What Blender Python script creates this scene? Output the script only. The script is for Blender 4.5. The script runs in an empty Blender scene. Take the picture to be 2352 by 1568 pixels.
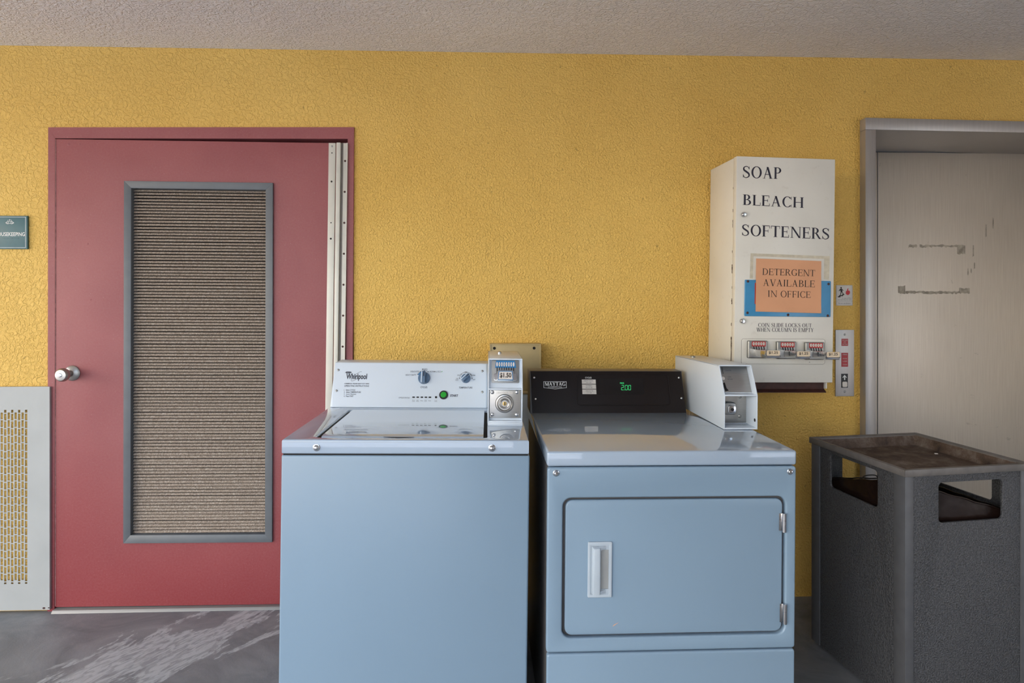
import bpy, bmesh, math, random
from mathutils import Vector, Matrix, noise
random.seed(7)
S = bpy.context.scene
COL = S.collection
PI = math.pi

# ------------------------------------------------------------------ camera, sky, sun, exposure
cam = bpy.data.cameras.new('camera')
cam.sensor_width = 36.0
cam.lens = 1400 / 2352 * 36
cam.shift_y = -102 / 2352
cam.clip_start = 0.05
co = bpy.data.objects.new('camera', cam)
COL.objects.link(co)
co.location = (0, -2.60, 1.30)
co.rotation_euler = (PI / 2, 0, -math.atan(51 / 1400))
S.camera = co

world = bpy.data.worlds.new('sky'); S.world = world
world.use_nodes = True
wn = world.node_tree
sky = wn.nodes.new('ShaderNodeTexSky')
sky.sky_type = 'NISHITA'
sky.sun_disc = False
sky.sun_elevation = math.radians(40)
sky.sun_rotation = math.radians(235)
sky.air_density = 1.0
sky.dust_density = 2.5
sky.ozone_density = 1.0
wn.nodes['Background'].inputs['Strength'].default_value = 0.85
wn.links.new(sky.outputs[0], wn.nodes['Background'].inputs[0])

sun = bpy.data.lights.new('sun', 'SUN')
sun.energy = 2.6
sun.angle = math.radians(0.6)
sun.color = (1.0, 0.97, 0.93)
so = bpy.data.objects.new('sun', sun); COL.objects.link(so)
so.rotation_euler = (math.radians(50), 0, math.radians(-62))

S.cycles.caustics_reflective = False
S.view_settings.view_transform = 'Standard'
S.view_settings.look = 'None'
S.view_settings.gamma = 1.0
S.view_settings.use_curve_mapping = False
S.view_settings.exposure = -0.30

# ------------------------------------------------------------------ materials
def srgb(r, g, b):
    f = lambda c: (c / 255 / 12.92) if c / 255 <= 0.04045 else ((c / 255 + 0.055) / 1.055) ** 2.4
    return (f(r), f(g), f(b), 1.0)

class NT:
    """small wrapper that makes node graphs shorter to write"""
    def __init__(s, name):
        s.m = bpy.data.materials.new(name); s.m.use_nodes = True
        s.t = s.m.node_tree; s.b = s.t.nodes['Principled BSDF']
        tc = s.t.nodes.new('ShaderNodeTexCoord'); s.co = tc.outputs['Object']
    def n(s, typ, **kw):
        nd = s.t.nodes.new(typ)
        for k, v in kw.items():
            if hasattr(nd, k): setattr(nd, k, v)
            else: nd.inputs[k.replace('_', ' ')].default_value = v
        return nd
    def l(s, a, b): s.t.links.new(a, b)
    def map(s, scale=(1, 1, 1), rot=(0, 0, 0), loc=(0, 0, 0), kind='POINT'):
        m = s.n('ShaderNodeMapping', vector_type=kind); s.l(s.co, m.inputs[0])
        m.inputs['Scale'].default_value = scale; m.inputs['Rotation'].default_value = rot; m.inputs['Location'].default_value = loc
        return m.outputs[0]
    def noise(s, scale, detail=2, dist=0, vec=None, rough=0.5):
        nd = s.n('ShaderNodeTexNoise', Scale=scale, Detail=detail, Distortion=dist, Roughness=rough)
        s.l(vec or s.co, nd.inputs['Vector']); return nd.outputs[0]
    def ramp(s, fac, stops):
        r = s.n('ShaderNodeValToRGB'); s.l(fac, r.inputs[0]); e = r.color_ramp.elements
        while len(e) < len(stops): e.new(0.5)
        for k, (p, c) in zip(e, stops):
            k.position = p; k.color = c if len(c) == 4 else (*c, 1)
        return r.outputs[0]
    def mix(s, fac, a, b, mode='MIX'):
        m = s.n('ShaderNodeMix', data_type='RGBA', blend_type=mode)
        for sock, v in ((m.inputs[0], fac), (m.inputs[6], a), (m.inputs[7], b)):
            if isinstance(v, (int, float)): sock.default_value = v
            elif isinstance(v, tuple): sock.default_value = v
            else: s.l(v, sock)
        return m.outputs[2]
    def math(s, op, a, b=0.0, c=None):
        m = s.n('ShaderNodeMath', operation=op)
        for i, v in enumerate((a, b) if c is None else (a, b, c)):
            if isinstance(v, (int, float)): m.inputs[i].default_value = v
            else: s.l(v, m.inputs[i])
        return m.outputs[0]
    def xyz(s):
        x = s.n('ShaderNodeSeparateXYZ'); s.l(s.co, x.inputs[0]); return x.outputs
    def bump(s, h, dist, strength=1.0, prev=None):
        b = s.n('ShaderNodeBump', Strength=strength, Distance=dist); s.l(h, b.inputs['Height'])
        if prev is not None: s.l(prev, b.inputs['Normal'])
        s.l(b.outputs[0], s.b.inputs['Normal']); return b.outputs[0]
    def base(s, c):
        if isinstance(c, tuple): s.b.inputs['Base Color'].default_value = c
        else: s.l(c, s.b.inputs['Base Color'])
    def set(s, rough=0.5, metal=0.0, spec=None):
        if isinstance(rough, (int, float)): s.b.inputs['Roughness'].default_value = rough
        else: s.l(rough, s.b.inputs['Roughness'])
        s.b.inputs['Metallic'].default_value = metal
        if spec is not None: s.b.inputs['Specular IOR Level'].default_value = spec

BW0, BW1 = (0, 0, 0, 1), (1, 1, 1, 1)
def simple(name, c, rough=0.5, metal=0.0, var=0.08, vs=14.0, bump=0.0, bs=300.0, spec=None):
    n = NT(name)
    f = n.noise(vs, 4, 0.3)
    dark = tuple(x * (1 - var) for x in c[:3]) + (1,)
    lite = tuple(min(1, x * (1 + var)) for x in c[:3]) + (1,)
    n.base(n.ramp(f, [(0.3, dark), (0.7, lite)]))
    n.set(rough, metal, spec)
    if bump: n.bump(n.noise(bs, 2), bump)
    return n.m

def stucco():
    n = NT('yellow_stucco')
    X = n.xyz()
    coarse = n.noise(72, 2, 0.9)
    fine = n.noise(120, 1.2, 0.5)
    side = n.ramp(X[0], [(0.0, BW1), (1.0, BW0)])
    side = n.math('LESS_THAN', X[0], -0.565)
    hc = n.ramp(coarse, [(0.40, BW0), (0.56, (0.75, 0.75, 0.75)), (0.7, BW1)])
    hf = n.ramp(fine, [(0.33, BW0), (0.68, BW1)])
    h = n.mix(side, hf, hc)
    big = n.noise(5, 3, 0.8)
    ridge = n.ramp(big, [(0.485, BW0), (0.5, BW1), (0.53, BW0)])
    h2 = n.mix(0.10, h, ridge, 'ADD')
    seam = n.math('LESS_THAN', n.math('ABSOLUTE', n.math('ADD', X[0], 0.568)), 0.0035)
    seam = n.math('MULTIPLY', seam, n.math('GREATER_THAN', X[2], 2.0))
    h3 = n.mix(0.35, h2, seam, 'ADD')
    tone = n.noise(1.6, 4, 0.4)
    c = n.ramp(tone, [(0.3, srgb(220, 178, 90)), (0.7, srgb(230, 190, 102))])
    pit = n.ramp(n.noise(34, 1, 0), [(0.74, BW0), (0.78, BW1)])
    c = n.mix(n.math('MULTIPLY', pit, 0.35), c, srgb(120, 92, 46))
    n.base(c); n.set(0.62, 0, 0.35)
    n.bump(h3, 0.0034, 0.9)
    return n.m

def ceiling_mat():
    n = NT('grey_stucco')
    h = n.ramp(n.noise(66, 2, 1.0), [(0.38, BW0), (0.6, BW1)])
    c = n.ramp(n.noise(2.0, 4, 0.3), [(0.3, srgb(232, 228, 226)), (0.7, srgb(240, 237, 235))])
    n.base(c); n.set(0.75)
    n.bump(h, 0.0040, 0.9)
    return n.m

def floor_mat():
    n = NT('worn_concrete')
    v = n.map(scale=(2.4, 1.0, 1.0), rot=(0, 0, math.radians(56)), kind='TEXTURE')
    worn = n.noise(4.6, 10, 0.5, v, 0.66)
    X = n.xyz()
    # a worn traffic streak crosses the concrete near the maroon door
    d = n.math('ADD', n.math('MULTIPLY', n.math('ADD', X[0], 1.30), 0.83), n.math('MULTIPLY', n.math('ADD', X[1], 0.36), -0.56))
    band = n.math('SUBTRACT', 0.085, n.math('MULTIPLY', n.math('MINIMUM', n.math('ABSOLUTE', d), 0.45), 0.42))
    patch = n.ramp(n.math('ADD', worn, band), [(0.525, BW0), (0.545, BW1)])
    scr = n.ramp(n.noise(60, 6, 1.2, n.map(scale=(3.0, 1, 1), rot=(0, 0, math.radians(56)), kind='TEXTURE')), [(0.40, (0.35, 0.35, 0.35)), (0.56, BW1)])
    f = n.mix(1.0, patch, scr, 'MULTIPLY')
    dark = n.ramp(n.noise(3.5, 9, 0.8, None, 0.7), [(0.32, srgb(100, 105, 110)), (0.5, srgb(120, 124, 128)), (0.68, srgb(138, 142, 146))])
    c = n.mix(f, dark, srgb(172, 178, 182))
    n.base(c)
    n.set(n.ramp(n.noise(5, 4), [(0.3, (0.42,) * 3), (0.7, (0.6,) * 3)]), 0, 0.4)
    n.bump(n.noise(160, 3), 0.0006, 0.6)
    return n.m

def red_paint():
    n = NT('maroon_door_paint')
    X = n.xyz()
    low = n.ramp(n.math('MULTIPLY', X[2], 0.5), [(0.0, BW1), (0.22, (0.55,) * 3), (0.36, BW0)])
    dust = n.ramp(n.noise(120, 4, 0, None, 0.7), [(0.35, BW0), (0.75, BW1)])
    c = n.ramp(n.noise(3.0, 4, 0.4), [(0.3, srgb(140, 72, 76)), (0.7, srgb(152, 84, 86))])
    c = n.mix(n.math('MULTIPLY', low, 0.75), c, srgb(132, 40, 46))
    c = n.mix(n.math('MULTIPLY', dust, 0.16), c, srgb(172, 128, 126))
    speck = n.ramp(n.noise(260, 1), [(0.74, BW0), (0.80, BW1)])
    c = n.mix(n.math('MULTIPLY', speck, 0.35), c, srgb(205, 180, 178))
    n.base(c); n.set(0.48, 0, 0.4)
    n.bump(n.noise(7, 2, 0.3), 0.0012, 0.4)
    return n.m

def dusty_slat():
    n = NT('dusty_slat_metal')
    n.co = n.n('ShaderNodeNewGeometry').outputs['Position']
    c = n.ramp(n.noise(190, 4, 0.5, None, 0.75), [(0.30, srgb(104, 92, 82)), (0.5, srgb(152, 138, 124)), (0.72, srgb(198, 188, 176))])
    n.base(c); n.set(0.9, 0, 0.2)
    n.bump(n.noise(420, 3), 0.0012, 0.8)
    return n.m

def enamel(name, c, rough=0.16):
    n = NT(name)
    d = tuple(x * 0.96 for x in c[:3]) + (1,)
    n.base(n.ramp(n.noise(2.2, 3, 0.4), [(0.3, d), (0.7, c)]))
    n.set(n.ramp(n.noise(5, 3), [(0.3, (rough,) * 3), (0.75, (rough * 1.25,) * 3)]), 0, 0.55)
    if rough < 0.1: n.b.inputs['Coat Weight'].default_value = 0.7; n.b.inputs['Coat IOR'].default_value = 1.5; n.b.inputs['Coat Roughness'].default_value = 0.03
    n.bump(n.noise(150, 2), 0.00006, 0.12)
    return n.m

def cream_paint():
    n = NT('aged_cream_enamel')
    c = n.ramp(n.noise(3.2, 5, 0.6), [(0.3, srgb(216, 214, 205)), (0.7, srgb(228, 226, 217))])
    dirt = n.ramp(n.noise(26, 6, 0.6, None, 0.7), [(0.60, BW0), (0.72, BW1)])
    c = n.mix(n.math('MULTIPLY', dirt, 0.14), c, srgb(140, 122, 92))
    chip = n.ramp(n.noise(48, 2), [(0.775, BW0), (0.785, BW1)])
    c = n.mix(n.math('MULTIPLY', chip, 0.8), c, srgb(84, 70, 58))
    n.base(c); n.set(0.32, 0, 0.5)
    return n.m

def steel(name, c, rough=0.34, stretch=(40, 40, 1.5), metal=1.0, var=0.10):
    n = NT(name)
    v = n.map(scale=stretch)
    f = n.noise(6, 4, 0.2, v)
    n.base(n.ramp(f, [(0.3, tuple(x * (1 - var) for x in c[:3])), (0.7, c)]))
    n.set(n.ramp(f, [(0.2, (rough * 0.9,) * 3), (0.8, (rough * 1.15,) * 3)]), metal)
    return n.m

def elevator_steel():
    n = NT('scuffed_elevator_steel')
    f = n.noise(5, 4, 0.2, n.map(scale=(60, 60, 1.2)))
    c = n.ramp(f, [(0.3, srgb(196, 185, 170)), (0.7, srgb(208, 198, 183))])
    scuff = n.ramp(n.noise(9, 7, 1.2, None, 0.72), [(0.64, BW0), (0.70, BW1)])
    c = n.mix(n.math('MULTIPLY', scuff, 0.35), c, srgb(120, 112, 100))
    n.base(c)
    n.set(n.ramp(n.noise(3, 5, 0.5), [(0.3, (0.36,) * 3), (0.7, (0.5,) * 3)]), 0.4)
    return n.m

def pebble(name, c):
    n = NT(name)
    p = n.noise(210, 2, 0.3)
    h = n.ramp(p, [(0.36, BW0), (0.62, BW1)])
    lo = tuple(x * 0.4 for x in c[:3]) + (1,)
    n.base(n.ramp(p, [(0.35, lo), (0.62, c)]))
    n.set(0.42, 0, 0.5)
    n.bump(h, 0.0014, 0.85)
    return n.m

def grime(name):
    n = NT(name)
    a = n.noise(13, 9, 0.25, None, 0.72)
    c = n.ramp(a, [(0.34, srgb(46, 34, 28)), (0.5, srgb(84, 68, 56)), (0.62, srgb(110, 98, 88)), (0.75, srgb(136, 132, 128))])
    n.base(c); n.set(0.7)
    n.bump(n.noise(120, 4), 0.0015, 0.5)
    return n.m

def emit(name, c, e):
    n = NT(name); n.base((0, 0, 0, 1))
    n.b.inputs['Emission Color'].default_value = c
    n.b.inputs['Emission Strength'].default_value = e
    return n.m

def ground_mat():
    n = NT('outdoor_paving')
    n.base(n.ramp(n.noise(0.8, 6), [(0.3, srgb(218, 218, 218)), (0.7, srgb(230, 230, 230))])); n.set(0.85)
    n.bump(n.noise(40, 4), 0.002, 0.5)
    return n.m

M = dict(
    wall=stucco(), ceil=ceiling_mat(), floor=floor_mat(), ground=ground_mat(),
    red=red_paint(), slat=dusty_slat(),
    paleedge=simple('pale_leaf_edge', srgb(186, 140, 138), 0.6, 0, 0.3, 60),
    louver=simple('grey_louver_frame', srgb(94, 99, 104), 0.42, 0, 0.06, 20),
    hinge=simple('grey_white_hinge', srgb(206, 204, 194), 0.36, 0.1, 0.05, 9),
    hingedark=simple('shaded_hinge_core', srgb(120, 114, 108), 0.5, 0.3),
    black=simple('black_plastic', srgb(26, 26, 28), 0.45),
    hole=simple('dark_hole', srgb(16, 14, 14), 0.8),
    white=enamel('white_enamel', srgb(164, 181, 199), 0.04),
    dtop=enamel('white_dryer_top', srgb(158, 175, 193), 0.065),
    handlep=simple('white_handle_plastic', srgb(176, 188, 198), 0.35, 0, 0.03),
    front=enamel('white_front_cool_shade', srgb(128, 152, 172), 0.28),  # same white enamel, darkened grey-blue so its colour carries the dim cool light
    panelw=enamel('white_console_plastic', srgb(208, 219, 230), 0.3),
    boxw=simple('white_coin_box', srgb(206, 217, 228), 0.3, 0, 0.02, 6),
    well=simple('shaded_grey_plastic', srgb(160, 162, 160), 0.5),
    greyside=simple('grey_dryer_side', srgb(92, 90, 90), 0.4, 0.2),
    blackp=simple('black_console_face', srgb(26, 19, 18), 0.4, 0, 0.1, 400, 0.0003, 900, 0.25),
    glass=simple('dark_display_glass', srgb(14, 9, 9), 0.12),
    chrome=steel('chrome', srgb(205, 206, 208), 0.14, (3, 3, 3)),
    satin=steel('satin_steel', srgb(182, 180, 176), 0.33, (3, 60, 60)),
    zinc=steel('dull_zinc', srgb(165, 165, 162), 0.42, (8, 8, 8)),
    alu=steel('aluminium_strip', srgb(138, 138, 136), 0.55, (1.5, 40, 40), 0.4),
    knob=simple('blue_grey_knob', srgb(88, 112, 138), 0.3),
    knoblite=simple('pale_knob_mark', srgb(200, 214, 228), 0.3),
    ink=simple('dark_navy_ink', srgb(34, 32, 48), 0.6),
    inkgrey=simple('grey_ink', srgb(92, 96, 104), 0.6),
    inkbrown=simple('black_print', srgb(44, 36, 32), 0.7),
    whiteink=simple('white_print', srgb(226, 228, 226), 0.5),
    silverink=simple('engraved_silver_letters', srgb(170, 166, 160), 0.4, 0.3),
    green=simple('green_button', srgb(30, 158, 44), 0.3),
    led=emit('green_digits', (0.05, 1.0, 0.28, 1), 0.9),
    labelw=simple('white_label', srgb(214, 208, 200), 0.5),
    tag=simple('cream_price_tag', srgb(214, 196, 168), 0.5),
    blue=simple('blue_display_panel', srgb(64, 138, 184), 0.22, 0, 0.06, 18),
    bluelab=simple('blue_coin_label', srgb(46, 116, 168), 0.35),
    redlab=simple('red_coin_label', srgb(178, 52, 48), 0.4),
    cream=cream_paint(),
    sleeve=simple('yellowed_tape_patch', srgb(196, 188, 166), 0.4, 0, 0.12, 60),
    peach=simple('peach_paper', srgb(216, 160, 122), 0.75, 0, 0.035, 9),
    rust=simple('dark_rust_brown', srgb(64, 34, 28), 0.6, 0, 0.3, 40),
    chip=simple('chipped_paint_brown', srgb(70, 54, 44), 0.8, 0, 0.3, 60),
    esteel=elevator_steel(),
    eframe=steel('elevator_frame_steel', srgb(176, 172, 168), 0.36, (30, 30, 1.2), 0.6),
    residue=simple('old_tape_residue', srgb(158, 149, 134), 0.6, 0, 0.35, 40),
    teal=simple('teal_sign_plastic', srgb(44, 92, 100), 0.35, 0, 0.08, 30),
    signw=simple('white_sign_plastic', srgb(206, 202, 196), 0.45),
    flame=simple('red_flame_print', srgb(196, 40, 48), 0.5),
    redplate=simple('red_plate', srgb(168, 32, 40), 0.4),
    perf=simple('pale_grey_painted_metal', srgb(168, 171, 170), 0.4, 0, 0.06, 6),
    jbox=simple('yellowed_junction_box', srgb(180, 162, 118), 0.5, 0, 0.10, 10),
    bin=pebble('pebbled_grey_panel', srgb(84, 86, 90)),
    binpost=simple('grey_bin_post', srgb(84, 86, 90), 0.4, 0, 0.10, 30),
    binrim=simple('worn_grey_rim', srgb(104, 101, 99), 0.5, 0, 0.18, 26),
    tray=grime('grimy_bin_tray'),
    bag=simple('dark_bin_bag_film', srgb(32, 22, 19), 0.22, 0, 0.2, 10, 0.0026, 15),
    rubber=simple('black_cable_rubber', srgb(24, 22, 24), 0.5),
    duct=simple('pale_duct_paint', srgb(190, 200, 208), 0.4),
    brass=steel('brass_core', srgb(190, 164, 110), 0.3, (3, 3, 3)),
)

# ------------------------------------------------------------------ mesh helpers
class MB:
    def __init__(s): s.bm = bmesh.new()
    def _merge(s, b2, mat=None):
        if mat is not None: bmesh.ops.transform(b2, matrix=mat, verts=b2.verts)
        me = bpy.data.meshes.new('tmp'); b2.to_mesh(me); b2.free()
        s.bm.from_mesh(me); bpy.data.meshes.remove(me); return s
    def box(s, x0, x1, y0, y1, z0, z1, bev=0.0, seg=2, mat=None):
        b = bmesh.new(); bmesh.ops.create_cube(b, size=1)
        for v in b.verts: v.co = ((x0 + x1) / 2 + v.co.x * (x1 - x0), (y0 + y1) / 2 + v.co.y * (y1 - y0), (z0 + z1) / 2 + v.co.z * (z1 - z0))
        if bev: bmesh.ops.bevel(b, geom=b.edges[:], offset=bev, segments=seg, profile=0.5, affect='EDGES')
        return s._merge(b, mat)
    def hexa(s, pts, bev=0.0):
        """8 corners: bottom ring then top ring"""
        b = bmesh.new(); v = [b.verts.new(p) for p in pts]
        for f in ((3, 2, 1, 0), (4, 5, 6, 7), (0, 1, 5, 4), (1, 2, 6, 5), (2, 3, 7, 6), (3, 0, 4, 7)): b.faces.new([v[i] for i in f])
        bmesh.ops.recalc_face_normals(b, faces=b.faces)
        if bev: bmesh.ops.bevel(b, geom=b.edges[:], offset=bev, segments=2, profile=0.5, affect='EDGES')
        return s._merge(b)
    def prism(s, poly, a, b_, axis='x', bev=0.0, seg=2):
        """2-D outline extruded along an axis; outline is (y,z), (x,z) or (x,y)"""
        P = {'x': lambda p, t: (t, p[0], p[1]), 'y': lambda p, t: (p[0], t, p[1]), 'z': lambda p, t: (p[0], p[1], t)}[axis]
        b = bmesh.new()
        A = [b.verts.new(P(p, a)) for p in poly]; B = [b.verts.new(P(p, b_)) for p in poly]
        b.faces.new(A); b.faces.new(B[::-1])
        n = len(poly)
        for i in range(n): b.faces.new((A[i], B[i], B[(i + 1) % n], A[(i + 1) % n]))
        bmesh.ops.recalc_face_normals(b, faces=b.faces)
        if bev: bmesh.ops.bevel(b, geom=b.edges[:], offset=bev, segments=seg, profile=0.5, affect='EDGES')
        return s._merge(b)
    def lathe(s, prof, o, axis=(0, -1, 0), n=32):
        """profile of (radius, height) spun about axis from o"""
        b = bmesh.new(); q = Vector((0, 0, 1)).rotation_difference(Vector(axis)).to_matrix()
        rings = []
        for r, h in prof:
            if r < 1e-6: rings.append([b.verts.new(q @ Vector((0, 0, h)) + Vector(o))])
            else: rings.append([b.verts.new(q @ Vector((r * math.cos(2 * PI * i / n), r * math.sin(2 * PI * i / n), h)) + Vector(o)) for i in range(n)])
        for A, B in zip(rings, rings[1:]):
            for i in range(n):
                j = (i + 1) % n
                f = [A[i % len(A)], A[j % len(A)], B[j % len(B)], B[i % len(B)]]
                f = list(dict.fromkeys(f))
                if len(f) > 2: b.faces.new(f)
        bmesh.ops.recalc_face_normals(b, faces=b.faces)
        return s._merge(b)
    def tube(s, pts, r, n=10):
        b = bmesh.new(); pts = [Vector(p) for p in pts]; rings = []
        for i, p in enumerate(pts):
            t = (pts[min(i + 1, len(pts) - 1)] - pts[max(i - 1, 0)]).normalized()
            u = t.cross(Vector((0, 0, 1)) if abs(t.z) < 0.95 else Vector((1, 0, 0))).normalized(); w = t.cross(u)
            rings.append([b.verts.new(p + (u * math.cos(2 * PI * k / n) + w * math.sin(2 * PI * k / n)) * r) for k in range(n)])
        for A, B in zip(rings, rings[1:]):
            for k in range(n): b.faces.new((A[k], A[(k + 1) % n], B[(k + 1) % n], B[k]))
        b.faces.new(rings[0][::-1]); b.faces.new(rings[-1])
        return s._merge(b)
    def plate(s, outer, holes, depth, mp, bev=0.0, off=0.0):
        """outline with holes, thickness and a rounded edge; mp maps (a, b, t) to a point, t runs 0..depth"""
        cu = bpy.data.curves.new('tmp', 'CURVE'); cu.dimensions = '2D'; cu.fill_mode = 'BOTH'
        cu.extrude = max(depth / 2 - bev, 1e-5)
        if bev: cu.bevel_depth = bev; cu.bevel_resolution = 2; cu.offset = -bev
        for P in [outer] + list(holes):
            sp = cu.splines.new('POLY'); sp.points.add(len(P) - 1)
            for q, (a, b) in zip(sp.points, P): q.co = (a, b, 0, 1)
            sp.use_cyclic_u = True
        o = bpy.data.objects.new('tmp', cu); COL.objects.link(o)
        dg = bpy.context.evaluated_depsgraph_get()
        me = bpy.data.meshes.new_from_object(o.evaluated_get(dg))
        bpy.data.objects.remove(o); bpy.data.curves.remove(cu)
        b = bmesh.new(); b.from_mesh(me); bpy.data.meshes.remove(me)
        bmesh.ops.remove_doubles(b, verts=b.verts, dist=1e-6)
        for v in b.verts: v.co = mp(v.co.x, v.co.y, v.co.z + depth / 2)
        bmesh.ops.recalc_face_normals(b, faces=b.faces)
        return s._merge(b)
    def flat(s, poly, mp):
        b = bmesh.new(); b.faces.new([b.verts.new(mp(*p)) for p in poly]); return s._merge(b)
    def slab(s, poly, mp, th=0.0006):
        """thin solid outline lying on a surface; mp(a, b, t)"""
        return s.plate(poly, [], th, mp)

def obj(name, mb, mat, parent=None, smooth=38, loc=None):
    me = bpy.data.meshes.new(name)
    if isinstance(mb, MB):
        mb.bm.to_mesh(me); mb.bm.free()
    else: me = mb
    if not me.materials: me.materials.append(M[mat])
    if smooth and isinstance(mb, MB):
        me.polygons.foreach_set('use_smooth', [True] * len(me.polygons))
        me.set_sharp_from_angle(angle=math.radians(smooth))
    o = bpy.data.objects.new(name, me); COL.objects.link(o)
    if parent is not None: o.parent = parent
    if loc is not None: o.location = loc
    return o
def thing(name, label, cat, loc=(0, 0, 0), rot=(0, 0, 0), group=None):
    o = bpy.data.objects.new(name, None); COL.objects.link(o)
    o.location = loc; o.rotation_euler = rot; o.empty_display_size = 0.1
    return tag(o, label, cat, group)
def tag(o, label, cat, group=None):
    o['label'] = label; o['category'] = cat
    if group: o['group'] = group
    return o
def lab(o, label): o['label'] = label; return o
def struct(o): o['kind'] = 'structure'; return o

def rr(x0, y0, x1, y1, r, n=6):
    P = []
    for cx, cy, a in ((x1 - r, y1 - r, 0), (x0 + r, y1 - r, 90), (x0 + r, y0 + r, 180), (x1 - r, y0 + r, 270)):
        for i in range(n + 1):
            t = math.radians(a + 90 * i / n); P.append((cx + r * math.cos(t), cy + r * math.sin(t)))
    return P
def ell(cx, cy, rx, ry, n=24): return [(cx + rx * math.cos(2 * PI * i / n), cy + ry * math.sin(2 * PI * i / n)) for i in range(n)]
def rect(x0, y0, x1, y1): return [(x0, y0), (x1, y0), (x1, y1), (x0, y1)]

# ---- sans lettering from the built-in font, serif lettering from hand-drawn strokes
def sans(text, bold=0.0):
    cu = bpy.data.curves.new('tmp', 'FONT'); cu.body = text; cu.resolution_u = 3; cu.offset = bold
    o = bpy.data.objects.new('tmp', cu); COL.objects.link(o)
    me = bpy.data.meshes.new_from_object(o.evaluated_get(bpy.context.evaluated_depsgraph_get()))
    bpy.data.objects.remove(o); bpy.data.curves.remove(cu)
    P = [[tuple(me.vertices[i].co[:2]) for i in p.vertices] for p in me.polygons]
    bpy.data.meshes.remove(me); return P

def stroke(pts, ws):
    out = []; n = len(pts); E = []
    for i in range(n):
        ax, ay = pts[max(i - 1, 0)]; bx, by = pts[min(i + 1, n - 1)]
        dx, dy = bx - ax, by - ay; L = math.hypot(dx, dy) or 1
        w = ws[i] / 2; E.append(((pts[i][0] - dy / L * w, pts[i][1] + dx / L * w), (pts[i][0] + dy / L * w, pts[i][1] - dx / L * w)))
    for (a, b), (c, d) in zip(E, E[1:]): out.append([a, b, d, c])
    return out
def arc(cx, cy, rx, ry, a0, a1, T, t, n=22):
    """bowl: thick at the sides, thin at top and bottom"""
    out = []; prev = None
    for i in range(n + 1):
        a = math.radians(a0 + (a1 - a0) * i / n); c, s = math.cos(a), math.sin(a)
        k = ((cx + rx * c, cy + ry * s), (cx + (rx - T) * c, cy + (ry - t) * s))
        if prev: out.append([prev[0], k[0], k[1], prev[1]])
        prev = k
    return out
def catmull(P, n=6):
    out = []
    for i in range(len(P) - 1):
        p0, p1, p2, p3 = P[max(i - 1, 0)], P[i], P[i + 1], P[min(i + 2, len(P) - 1)]
        for k in range(n):
            t = k / n
            out.append(tuple(0.5 * (2 * b + (c - a) * t + (2 * a - 5 * b + 4 * c - d) * t * t + (3 * b - a - 3 * c + d) * t ** 3) for a, b, c, d in zip(p0, p1, p2, p3)))
    return out + [P[-1]]

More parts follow.
